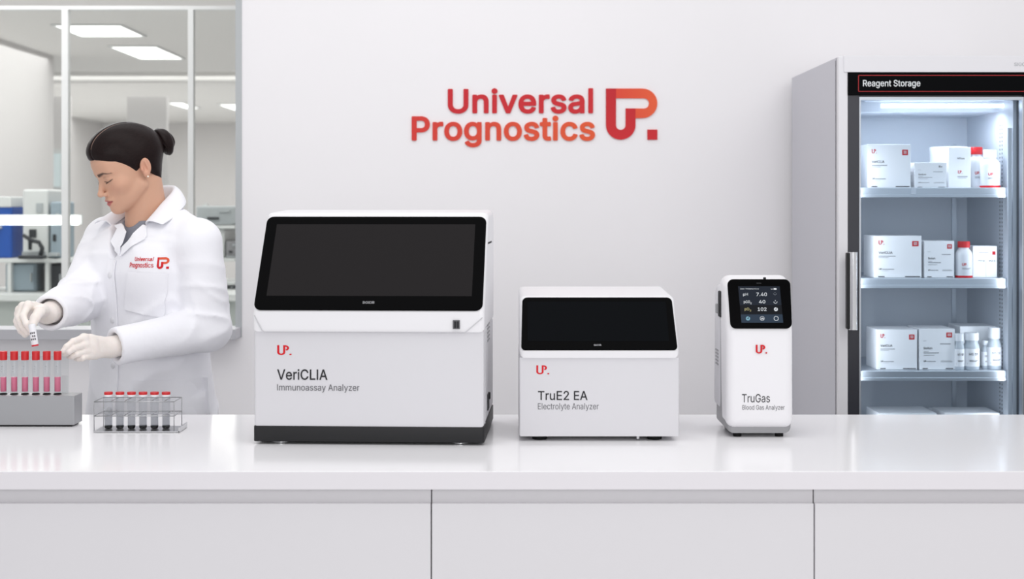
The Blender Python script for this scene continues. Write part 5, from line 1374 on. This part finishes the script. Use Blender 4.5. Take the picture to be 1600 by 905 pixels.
skin_m = mat('skin', (222, 176, 152), .48, spec=.35, sss=.12)
nt = skin_m.node_tree
an = nt.nodes.new('ShaderNodeAttribute'); an.attribute_name = 'albedo'
nt.links.new(an.outputs['Color'], nt.nodes['Principled BSDF'].inputs['Base Color'])
body = skin('body', V - PO, Q, skin_m, person)
at_ = body.data.color_attributes.new('albedo', 'FLOAT_COLOR', 'POINT')
at_.data.foreach_set('color', np.concatenate([colv, np.ones((len(colv), 1))], 1).astype(np.float32).ravel())

# eyelashes as fine curved hairs along each lid
lashm = mat('lash', (26, 19, 18), .6)
bm = bmesh.new()
for sx in (-1, 1):
    for k in range(9):
        u = -1 + 2 * k / 8
        x = .0320 + u * .0145
        z = -.0064 - .0028 * (1 - u * u) + .0014 * max(0, u)
        y = -.0745 - .0135 * math.sqrt(max(0.05, 1 - (u * .92) ** 2))
        p0 = from_head((sx * x, y + .001, z)); p1 = from_head((sx * (x + .0015 * u), y - .0025, z - .0022)); p2 = from_head((sx * (x + .0025 * u), y - .0046, z - .0028))
        tube([p0 - PO, p1 - PO, p2 - PO], [.0004, .0003, .0001], 4, bm)
obj('eyelashes', bm, lashm, person)

# ---- hair, in the frame of the head
hair_m = mat('hair', (20, 14, 14), .38, spec=.13)
nt = hair_m.node_tree
tc = nt.nodes.new('ShaderNodeTexCoord'); mp = nt.nodes.new('ShaderNodeMapping'); ns = nt.nodes.new('ShaderNodeTexNoise'); bp = nt.nodes.new('ShaderNodeBump')
mp.inputs['Scale'].default_value = (520, 10, 520)
ns.inputs['Scale'].default_value = 1.0
ns.inputs['Detail'].default_value = 3
bp.inputs['Strength'].default_value = .32
bp.inputs['Distance'].default_value = .0012
cr = nt.nodes.new('ShaderNodeMix'); cr.data_type = 'RGBA'
cr.inputs[6].default_value = rgb(10, 7, 8); cr.inputs[7].default_value = rgb(40, 27, 26)
nt.links.new(tc.outputs['Object'], mp.inputs[0]); nt.links.new(mp.outputs[0], ns.inputs['Vector'])
nt.links.new(ns.outputs['Fac'], bp.inputs['Height']); nt.links.new(bp.outputs[0], nt.nodes['Principled BSDF'].inputs['Normal'])
nt.links.new(ns.outputs['Fac'], cr.inputs[0]); nt.links.new(cr.outputs[2], nt.nodes['Principled BSDF'].inputs['Base Color'])
h = .0021
xs = rng(-.10, .10, h); ys = rng(-.118, .172, h); zs = rng(-.10, .150, h)
p = grid(xs, ys, zs)
ax = np.abs(p[0])
core = head_core(p)
core = smin(core, cap(p, (0, .028, -.03), (0, .020, -.12), .045, .045), .03)
hair = core - .0058
hair = smin(hair, ell(p, (0, -.012, .074), (.066, .086, .058)), .02)
hair = smin(hair, ell(p, (0, .048, .038), (.067, .060, .058)), .02)
ky = np.array([-.12, -.088, -.070, -.050, -.034, -.020, -.008, .012, .030, .048, .062, .11])
kz = np.array([.064, .060, .049, .036, .022, .006, -.012, -.004, -.024, -.050, -.066, -.066])
zl = np.interp(p[1], ky, kz).astype(np.float32) - .10 * np.clip(ax - .012, 0, .05) * np.clip((-.05 - p[1]) / .02, 0, 1)
hair = hair + .0060 * (1 - np.clip((p[2] - zl) / .028, 0, 1)) ** 1.5
hair = smax(hair, (zl - p[2]) * .75, .004)
hair = smax(hair, -(core + .010), .002)                       # hollow: only the hair itself
hair = smax(hair, -ell((ax, p[1], p[2]), (.084, .015, -.010), (.014, .017, .027)), .004)
part = length3(p[0] - .019 - .10 * np.clip(-p[1] - .02, 0, 1) * 0, np.maximum(p[1] - .035, 0), 0 * p[2])
hair = hair + .0024 * np.exp(-((part - .0) / .0020) ** 2) * (p[2] > .045)
pz = []
for yy_ in np.linspace(-.088, .018, 16):            # scalp line of the parting
    i_, j_ = int(np.argmin(abs(xs - .019))), int(np.argmin(abs(ys - yy_)))
    k_ = np.nonzero(hair[i_, j_] < 0)[0].max()
    a_, b_ = float(hair[i_, j_, k_]), float(hair[i_, j_, k_ + 1])
    pz.append((float(xs[i_]), float(yy_), float(zs[k_]) + h * a_ / (a_ - b_) + .0010))
pz = [pz[0]] + [tuple((np.array(pz[i - 1]) + np.array(pz[i]) + np.array(pz[i + 1])) / 3) for i in range(1, 15)] + [pz[-1]]
V, Q = nets(hair, xs, ys, zs)
V = relax(V, Q, 2, .5)
HM = Matrix.Translation(Vector(HC - PO)) @ (Matrix(RH.tolist()).to_4x4()) @ Matrix.Diagonal(Vector((HSC[0], HSC[1], HSC[2], 1)))
ho = skin('hair', V, Q, hair_m, person)
ho.matrix_local = HM
obj('parting', tube(pz, [.0013] * 6 + [.0012, .0011, .0010, .0009, .0008, .0007, .0006, .0005, .0003, .0002], 6), mat('scalp', (150, 118, 104), .7), ho, smooth=True)
# bun: a coiled rope of hair round a core
h = .0016
BC = (0, .126, .030)
xs = rng(-.052, .052, h); ys = rng(.082, .172, h); zs = rng(-.030, .092, h)
p = grid(xs, ys, zs)
q = ((p[0] - BC[0]) * 1.05, p[1] - BC[1], (p[2] - BC[2]) * .88)
bun = ell(p, BC, (.034, .022, .038))
rad = np.sqrt(q[0] ** 2 + q[2] ** 2); th = np.arctan2(q[2], q[0])
bun = smin(bun, np.sqrt((rad - .025) ** 2 + (q[1] + .004 + .005 * np.sin(th * 1.0 + .6)) ** 2) - (.0125 + .0016 * np.sin(th * 3 + 1)), .004)
bun = smin(bun, np.sqrt((rad - .012) ** 2 + (q[1] - .011 - .003 * np.sin(th + 2.2)) ** 2) - .0105, .003)
bun = smin(bun, cap(p, (0, .088, .030), (0, .108, .030), .019, .021), .006)
bun = bun + .0006 * np.sin(th * 2 + rad * 700 + q[1] * 260)
V, Q = nets(bun, xs, ys, zs)
V = relax(V, Q, 1, .5)
bo = skin('hair_bun', V, Q, hair_m, person)
bo.matrix_local = HM
ep = from_head((.0805, .0115, -.0335)) - PO
bm = bmesh.new(); bmesh.ops.create_uvsphere(bm, u_segments=14, v_segments=8, radius=.0026)
eo = obj('earring', bm, mat('pearl', (245, 232, 215), .2), person, smooth=True); eo.location = ep

# ---- lab coat
KZ = np.array([.40, .55, .70, .85, .95, 1.05, 1.15, 1.24, 1.31, 1.355, 1.385, 1.41, 1.43])
KA = np.array([.245, .230, .212, .190, .178, .168, .172, .184, .186, .170, .118, .070, .020])
KB = np.array([.175, .165, .155, .140, .130, .124, .126, .130, .122, .104, .082, .060, .020])
KO = np.array([.0, .0, .0, .0, .0, -.002, -.006, -.008, -.002, .006, .012, .014, .014])
def waves(x, y, z, s):
    """smooth irregular field, about -1..1"""
    rs_ = np.random.RandomState(s)
    out = 0
    for k in range(4):
        d = rs_.normal(size=3); d /= np.linalg.norm(d)
        e = rs_.normal(size=3); e /= np.linalg.norm(e)
        ph = rs_.uniform(0, 6.28, 2)
        out = out + np.sin(d[0] * x + d[1] * y + d[2] * z + ph[0] + 1.3 * np.sin(.7 * (e[0] * x + e[1] * y + e[2] * z) + ph[1]))
    return out / 2.6
def creases(n):
    """sharp-backed folds from a smooth field"""
    return (1 - np.minimum(np.abs(n) * 2.4, 1)) ** 2
def wrinkle(P, T):
    x, y, z = T
    w = .0026 * waves(x * 26, y * 26, z * 10, 3) - .0042 * creases(waves(x * 20 + z * 9, y * 20, z * 8 - x * 5, 8))
    return w - .0046 * creases(waves(x * 30 - z * 22, y * 30, z * 20, 15)) * np.clip((z - 1.0) / .15, 0, 1)
def torso_field(T):
    z = T[2]
    a = np.interp(z, KZ, KA).astype(np.float32); b = np.interp(z, KZ, KB).astype(np.float32); o = np.interp(z, KZ, KO).astype(np.float32)
    x, y = np.abs(T[0]), T[1] - o
    k = ((x / a) ** 2.3 + (np.abs(y) / b) ** 2.3) ** (1 / 2.3)
    f = (k - 1) * np.minimum(a, b) * .9
    f = smin(f, ell((x, T[1], z), (.070, -.088, 1.245), (.062, .046, .065)), .05)      # bust
    # skirt folds
    th = np.arctan2(T[1], T[0])
    f = f + np.clip((1.0 - z) / .35, 0, 1) * .006 * np.sin(th * 9 + 1.2)
    f = smax(f, .42 - z, .004)
    return f
def sleeve_field(P, s, e, w, fold):
    """bent sleeve with soft folds gathered at the elbow"""
    up = cap(P, s, e, .063, .057)
    d = np.array(w) - np.array(e); L = float(np.linalg.norm(d)); d = d / L
    end = np.array(e) + d * (L - .012)
    lo = cap(P, e, end + d * .02, .057, .046)
    f = smin(up, lo, .022)
    te = length3(P[0] - e[0], P[1] - e[1], P[2] - e[2])
    t = (P[0] - e[0]) * d[0] + (P[1] - e[1]) * d[1] + (P[2] - e[2]) * d[2]
    u = np.array(e) - np.array(s); u = u / np.linalg.norm(u)
    t2 = (P[0] - e[0]) * u[0] + (P[1] - e[1]) * u[1] + (P[2] - e[2]) * u[2]
    near = np.exp(-(te / .13) ** 2)
    q_ = [P[i] - e[i] for i in range(3)]
    sd = int(fold * 10)
    # long diagonal creases run out of the bend of the elbow, softer waves over the rest
    g = waves(q_[0] * 24 + t * 18, q_[1] * 24, q_[2] * 30 - t2 * 12, sd)
    g2 = waves(q_[0] * 34, q_[1] * 34 + t * 10, q_[2] * 34, sd + 5)
    f = f - (.0090 * near + .0014) * creases(g) - (.0050 * near + .0012) * creases(g2) + .0016 * waves(q_[0] * 18, q_[1] * 18, q_[2] * 7, sd + 9)
    # flat cuff with an opening
    cut = (P[0] - end[0]) * d[0] + (P[1] - end[1]) * d[1] + (P[2] - end[2]) * d[2]
    f = smax(f, cut, .003)
    f = smax(f, -smax(cap(P, np.array(e) + d * (L * .55), end + d * .08, .033, .036), -(cut + .05), .004), .003)
    return f
def coat_field(P):
    T = to_torso(P)
    f = torso_field(T)
    f = f + wrinkle(P, T)
    # shoulders
    f = smin(f, cap(P, from_torso((-.05, .012, 1.372)), SR, .040, .057), .04)
    f = smin(f, cap(P, from_torso((.05, .012, 1.372)), SL, .040, .057), .04)
    f = smin(f, sleeve_field(P, SR, ER, WRr, .5), .016)
    f = smin(f, sleeve_field(P, SL, EL, WL, 2.1), .012)
    return f
VT = 1.278                                                     # tip of the neckline
def neck_cut(T):
    # wedge shaped neckline, widest at the collar, plus the round neck hole
    hw = np.clip((T[2] - VT) * .70 + .002, -.05, .066)
    w = np.maximum(np.abs(T[0] + .0) - hw, -(T[2] - VT) * .7)
    w = np.maximum(w, T[1] - .0)
    n = cap(T, (0, .010, 1.36), (0, .0, 1.55), .064, .075)
    return np.minimum(w, n)
h = .0050
xs = rng(-1.34, -.66, h); ys = rng(3.44, 4.12, h); zs = rng(.41, 1.47, h)
P = grid(xs, ys, zs)
cf = coat_field(P)
T = to_torso(P)
hole = np.maximum(neck_cut(T), -(T[2] - 1.0))
cut = hole
cf2 = smax(cf, -cut, .004)
# leave the solid inside the wedge a little behind the surface so only the fabric is opened
V, Q = nets(cf2, xs, ys, zs)
V = relax(V, Q, 1, .35)
coat_m = mat('coat_cotton', (242, 242, 247), .8, spec=.15, sheen=.1)
noisy(coat_m, 3, .006, .35, 26)
coat = skin('lab_coat', V - PO, Q, coat_m, person)

def front_y(x, z):
    """depth of the coat front (torso frame) at each (x, z)"""
    x = np.asarray(x, float); z = np.asarray(z, float)
    ts = np.linspace(-.26, .02, 141)
    X = np.repeat(x[:, None], len(ts), 1); Z = np.repeat(z[:, None], len(ts), 1); Yq = np.repeat(ts[None], len(x), 0)
    W_ = [RT[i][0] * X + RT[i][1] * Yq + RT[i][2] * Z + TC[i] for i in range(3)]
    Tt = (X, Yq, Z)
    d = torso_field(Tt) + wrinkle(W_, Tt)
    d = smin(d, cap(W_, from_torso((.05, .012, 1.372)), SL, .040, .057), .04)
    d = smin(d, cap(W_, from_torso((-.05, .012, 1.372)), SR, .040, .057), .04)
    k = np.argmax(d < 0, 1)
    k = np.where((d < 0).any(1), np.maximum(k, 1), len(ts) - 1)
    i = np.arange(len(x)); d0, d1 = d[i, k - 1], d[i, k]
    t = np.clip(d0 / np.where(np.abs(d0 - d1) < 1e-9, 1, d0 - d1), 0, 1)
    return ts[k - 1] + (ts[k] - ts[k - 1]) * t
def draped(name, poly, m, lift=.004, thick=.0035, step=.006, parent=None, warp=None):
    """cloth piece cut to a polygon in (x, z) and laid on the coat front"""
    b = bmesh.new()
    f_ = b.faces.new([b.verts.new((x, 0, z)) for x, z in poly])
    lo = np.array(poly).min(0); hi = np.array(poly).max(0)
    for a in np.arange(lo[0], hi[0], step):
        bmesh.ops.bisect_plane(b, geom=b.verts[:] + b.edges[:] + b.faces[:], plane_co=(a, 0, 0), plane_no=(1, 0, 0))
    for a in np.arange(lo[1], hi[1], step):
        bmesh.ops.bisect_plane(b, geom=b.verts[:] + b.edges[:] + b.faces[:], plane_co=(0, 0, a), plane_no=(0, 0, 1))
    vv = b.verts[:]
    yy = front_y([v.co.x for v in vv], [v.co.z for v in vv])
    for v, y in zip(vv, yy):
        l = lift + (warp(v.co.x, v.co.z) if warp else 0)
        v.co.y = y - l
    r = bmesh.ops.extrude_face_region(b, geom=b.faces[:])
    nv = [g for g in r['geom'] if isinstance(g, bmesh.types.BMVert)]
    for v in nv:
        v.co.y -= thick
    for v in b.verts:
        v.co = Vector(from_torso(v.co) - PO)
    o = obj(name, b, m, parent or coat, smooth=True, angle=40)
    return o

def coat_at(px, py):
    """(x, z) on the coat front, torso frame, seen at a picture point"""
    x, z = 0.05, 1.25
    for _ in range(25):
        y = float(front_y([x], [z])[0])
        w = from_torso((x, y, z))
        x += .8 * (px - (800 + w[0] * F / w[1])) * w[1] / F / math.cos(TPSI)
        z += (HY - (w[2] - CZ) * F / w[1] - py) * w[1] / F
    return x, z
def draped_at(name, pts, m, lift, thick, step=.006):
    return draped(name, [coat_at(*q) for q in pts], m, lift, thick, step)

draped_at('lapel', [(190, 401), (229, 373), (231, 353), (226, 351), (192, 394)], coat_m, .0035, .004, .005)
draped_at('lapel', [(189, 400), (190, 394), (199, 362), (192, 349), (182, 352), (186, 357), (176, 377)], coat_m, .0035, .004, .005)
# collar: stands round the neck, folds over and ends in a point at each side
def collar():
    b = bmesh.new()
    fold = [(0, .062, 1.474), (.028, .053, 1.471), (.050, .024, 1.455), (.061, -.022, 1.426), (.067, -.058, 1.398), (.070, -.090, 1.372)]
    outer = [(0, .096, 1.432), (.048, .082, 1.429), (.090, .038, 1.415), (.114, -.012, 1.396), (.128, -.050, 1.380), (.132, -.086, 1.366)]
    stand = [(0, .056, 1.430), (.026, .048, 1.428), (.046, .020, 1.415), (.056, -.022, 1.395), (.062, -.054, 1.375), (.066, -.080, 1.358)]
    def fine(L):
        P = [Vector(v) for v in L]; P = [Vector((-P[1].x, P[1].y, P[1].z))] + P + [P[-1] * 2 - P[-2]]
        out = []
        for i in range(1, len(P) - 2):
            for k in range(5):
                t = k / 5
                out.append(.5 * ((2 * P[i]) + (P[i + 1] - P[i - 1]) * t + (2 * P[i - 1] - 5 * P[i] + 4 * P[i + 1] - P[i + 2]) * t * t + (3 * P[i] - P[i - 1] - 3 * P[i + 1] + P[i + 2]) * t ** 3))
        return out + [P[-2]]
    A_, B_, C_ = fine(fold), fine(outer), fine(stand)
    rows = []
    for s, f_, o_ in zip(C_, A_, B_):
        mid = f_.lerp(o_, .5) + Vector((f_.x * .09, f_.y * .09, .008))
        nr = f_.lerp(o_, .12) + Vector((f_.x * .04, f_.y * .04, .005))
        rows.append([s, f_, nr, mid, o_])
    full = [[Vector((-v.x, v.y, v.z)) for v in r_] for r_ in rows[:0:-1]] + rows
    vs_ = [[b.verts.new(p) for p in r_] for r_ in full]
    for r0_, r1_ in zip(vs_, vs_[1:]):
        for j in range(4):
            b.faces.new((r0_[j], r1_[j], r1_[j + 1], r0_[j + 1]))
    for v in b.verts:
        v.co = Vector(from_torso(v.co) - PO)
    o = obj('collar', b, coat_m, coat, smooth=True)
    md = o.modifiers.new('thickness', 'SOLIDIFY'); md.thickness = .0035; md.offset = 0
    md = o.modifiers.new('smooth', 'SUBSURF'); md.levels = 1; md.render_levels = 1
    return o
collar()
# placket, pockets, buttons
draped('placket', [(-.018, .70), (.012, .70), (.014, VT - .006), (-.014, VT - .002)], coat_m, .0015, .003, .012)
draped_at('chest_pocket', [(196, 484), (255, 496), (259, 490), (264, 427), (202, 424), (196, 480)], coat_m, .0028, .0014, .008)
draped_at('hip_pocket', [(210, 700), (295, 700), (294, 594), (212, 594)], coat_m, .0045, .0020, .010)
bt_m = mat('button_white', (226, 226, 230), .35)
for z in (VT - .045, VT - .165, VT - .285, VT - .40):
    y = float(front_y([-.003], [z])[0]) - .0055
    bm = lathe([(0, -.0015), (.0075, -.0015), (.008, 0), (.0065, .001), (0, .0006)], 18)
    bm.transform(Matrix.Rotation(PI / 2, 4, 'X'))
    o = obj('button', bm, bt_m, coat, smooth=True, angle=40)
    o.matrix_local = Matrix.Translation(Vector(from_torso((-.003, y, z)) - PO)) @ Matrix(RT.tolist()).to_4x4()
# printed company lettering on the chest
def chest_print(bm, m, name):
    vv = bm.verts[:]
    yy = front_y([v.co.x for v in vv], [v.co.y for v in vv])
    for v, y in zip(vv, yy):
        v.co = Vector(from_torso((v.co.x, y - .0012 - v.co.z, v.co.y)) - PO)
    return obj(name, bm, m, coat)
def on_chest(make, px0, py0, px1, py1, m, name):
    xa, za = coat_at(px0, py1); xb, zb_ = coat_at(px1, py0)
    return chest_print(make(xa, za, xb, zb_), m, name)
pr = mat('print_orange', (222, 84, 48), .6)
on_chest(lambda a, b, c, d: text_bm('Universal', a, b, c, d, .0004, .012), 211, 401.5, 241.5, 408, M['red'], 'lettering')
on_chest(lambda a, b, c, d: text_bm('Prognostics', a, b, c, d, .0004, .012), 203, 410.3, 240.5, 420, M['red'], 'lettering')
on_chest(lambda a, b, c, d: emblem(bmesh.new(), [EU, ED], a, b, c, d, .0004), 245.5, 402, 265.5, 420.5, M['red'], 'emblem')
on_chest(lambda a, b, c, d: emblem(bmesh.new(), [EP], a, b, c, d, .0004), 245.5, 402, 265.5, 420.5, pr, 'emblem')
# grey top under the coat
h = .005
xs = rng(-1.2, -.8, h); ys = rng(3.66, 4.0, h); zs = rng(1.10, 1.40, h)
P = grid(xs, ys, zs); T = to_torso(P)
sf = np.maximum(body_field(P) - .006, T[2] - 1.378)
sf = smax(sf, -cap(T, (0, -.02, 1.400), (0, -.15, 1.395), .036, .040), .004)
V, Q = nets(sf, xs, ys, zs)
skin('grey_top', relax(V, Q, 2) - PO, Q, noisy(mat('grey_jersey', (132, 134, 144), .85), 8, .02), person)
# trousers and shoes below the coat
h = .010
xs = rng(-1.25, -.75, h); ys = rng(3.62, 4.10, h); zs = rng(.05, .95, h)
P = grid(xs, ys, zs)
tf = np.maximum(body_field(P) - .012, .075 - P[2])
V, Q = nets(tf, xs, ys, zs)
skin('trousers', relax(V, Q, 2) - PO, Q, mat('trousers_grey', (92, 94, 102), .85), person)
for sx in (-1, 1):
    h = .006
    xs = rng(-.06, .06, h); ys = rng(-.20, .08, h); zs = rng(-.01, .12, h)
    p = grid(xs, ys, zs)
    sh_ = smin(cap(p, (0, .02, .05), (0, -.13, .035), .042, .034), cap(p, (0, .02, .05), (0, .02, .095), .038, .036), .02)
    sh_ = smax(sh_, .0 - p[2], .003)
    V, Q = nets(sh_, xs, ys, zs)
    o = skin('shoe', relax(V, Q, 2), Q, mat('shoe_white', (225, 225, 228), .5), person)
    o.matrix_local = Matrix.Translation(Vector(from_torso((sx * .085, .0, 0)) - PO)) @ Matrix(RT.tolist()).to_4x4()

# ---- gloved hands
glove_m = mat('latex_glove', (240, 232, 226), .42, spec=.35, sss=.08)
noisy(glove_m, 30, .012, .25, 90)
def hand(wrist, elbow, palm, fingers, thumb, h=.0017):
    """wrist/forearm, palm slab through the knuckles, four bent fingers, thumb from the palm side"""
    pts = [wrist] + [q for fg in fingers for q in fg] + list(thumb)
    A_ = np.array(pts)
    lo, hi = A_.min(0) - .035, A_.max(0) + .035
    xs, ys, zs = rng(lo[0], hi[0], h), rng(lo[1], hi[1], h), rng(lo[2], hi[2], h)
    P = grid(xs, ys, zs)
    d = np.array(elbow) - np.array(wrist); d = d / np.linalg.norm(d)
    f = cap(P, np.array(wrist) + d * .10, wrist, .033, .0265)
    mc = [np.array(fg[0]) for fg in fingers]
    for k, m_ in enumerate(mc):
        r = (.0112, .0115, .0112, .0104)[k]
        w_ = np.array(wrist) + (m_ - sum(mc) / 4) * .35
        f = smin(f, cap(P, w_, m_, .0165, r), .009)
    for a, b in zip(mc, mc[1:]):
        f = smin(f, cap(P, a * .75 + np.array(wrist) * .25, b * .75 + np.array(wrist) * .25, .013, .013), .008)
    palm_f = f
    out = f
    for k, fg in enumerate(fingers):
        r0_ = (.0090, .0093, .0088, .0080)[k]
        g = None
        m_ = len(fg)
        for i, (a, b) in enumerate(zip(fg, fg[1:])):
            ra = r0_ - .0009 * i; rb = r0_ - .0009 * (i + 1)
            c_ = cap(P, a, b, ra, rb)
            g = c_ if g is None else smin(g, c_, .003)
        # fingers blend into the palm at the knuckle and stay apart from each other
        out = np.minimum(out, smin(palm_f, g, .006))
    f = out
    g = None
    for i, (a, b) in enumerate(zip(thumb, thumb[1:])):
        c_ = cap(P, a, b, (.0165, .0128, .0112)[i], (.0128, .0112, .0092)[i])
        g = c_ if g is None else smin(g, c_, .005)
    f = smin(f, g, .007)
    V, Q = nets(f, xs, ys, zs)
    return relax(V, Q, 1, .5), Q
# upper hand: fingers hang down and pinch the vial
RHf = [[PX(44, 477, 3.425), PX(36, 494, 3.400), PX(41, 506, 3.390), PX(47, 516, 3.392)],
       [PX(36, 479, 3.440), PX(29, 497, 3.420), PX(35, 511, 3.408), PX(43, 521, 3.408)],
       [PX(31, 484, 3.458), PX(26, 502, 3.440), PX(32, 516, 3.428), PX(40, 524, 3.425)],
       [PX(29, 490, 3.475), PX(27, 507, 3.460), PX(32, 518, 3.450), PX(39, 525, 3.445)]]
RHt = [PX(66, 487, 3.470), PX(62, 487, 3.425), PX(55, 497, 3.395), PX(51.5, 506.5, 3.385)]
V, Q = hand(WRr, ER, None, RHf, RHt)
skin('glove', V - PO, Q, glove_m, person)
# lower hand: back to the viewer, fingers curled, tips at the nearest tube cap
LHf = [[PX(131, 528, 3.470), PX(114, 534, 3.435), PX(104, 542, 3.420), PX(98.5, 549, 3.415)],
       [PX(132, 539, 3.466), PX(115, 545, 3.430), PX(107, 550, 3.422), PX(102, 554, 3.426)],
       [PX(135, 549, 3.470), PX(120, 554, 3.436), PX(113, 557, 3.434), PX(108, 558, 3.442)],
       [PX(140, 556, 3.480), PX(129, 560, 3.450), PX(123, 561, 3.450), PX(118, 561, 3.458)]]
LHt = [PX(154, 548, 3.545), PX(136, 546, 3.505), PX(115, 549, 3.468), PX(102, 549, 3.440)]
V, Q = hand(WL, EL, None, LHf, LHt)
skin('glove', V - PO, Q, glove_m, person)

# ---- the vial between the fingers
v0, v1 = PX(49.5, 506, 3.378), PX(55, 541, 3.378)
vd = Vector(v1 - v0)
vt = thing('vial', 'small white labelled vial held upside down in the gloved fingers', 'vial', tuple(v0))
vt.rotation_euler = vd.to_track_quat('Z', 'Y').to_euler()
Lv = vd.length
rv = .0082
vb = obj('vial_body', lathe([(0, 0), (rv * .9, .001), (rv, .004), (rv, Lv - .004)], 24), M['bottle'], vt, smooth=True, angle=40)
obj('vial_cap', lathe([(rv * .7, Lv - .004), (rv * 1.0, Lv - .004), (rv * 1.0, Lv), (0, Lv)], 24), mat('vial_red', (214, 52, 66), .4), vt, smooth=True, angle=40)
bm = bmesh.new()
for k in range(3):
    for j in range(3 - k % 2):
        prism([(-.0055 + j * .0042, .020 + k * .0075), (-.0026 + j * .0042, .020 + k * .0075), (-.0026 + j * .0042, .0245 + k * .0075 - .001 * (j % 2)), (-.0055 + j * .0042, .0245 + k * .0075)], 0, .0003, bm=bm)
# wrap onto the side that faces the viewer
Mi = vt.rotation_euler.to_matrix().inverted() @ Vector((.1, -1, .15))
ph = math.atan2(Mi.y, Mi.x)
for v in bm.verts:
    a = ph + v.co.x / rv
    v.co = ((rv + .0003 + v.co.z) * math.cos(a), (rv + .0003 + v.co.z) * math.sin(a), v.co.y)
obj('label_print', bm, M['ink_grey'], vt)
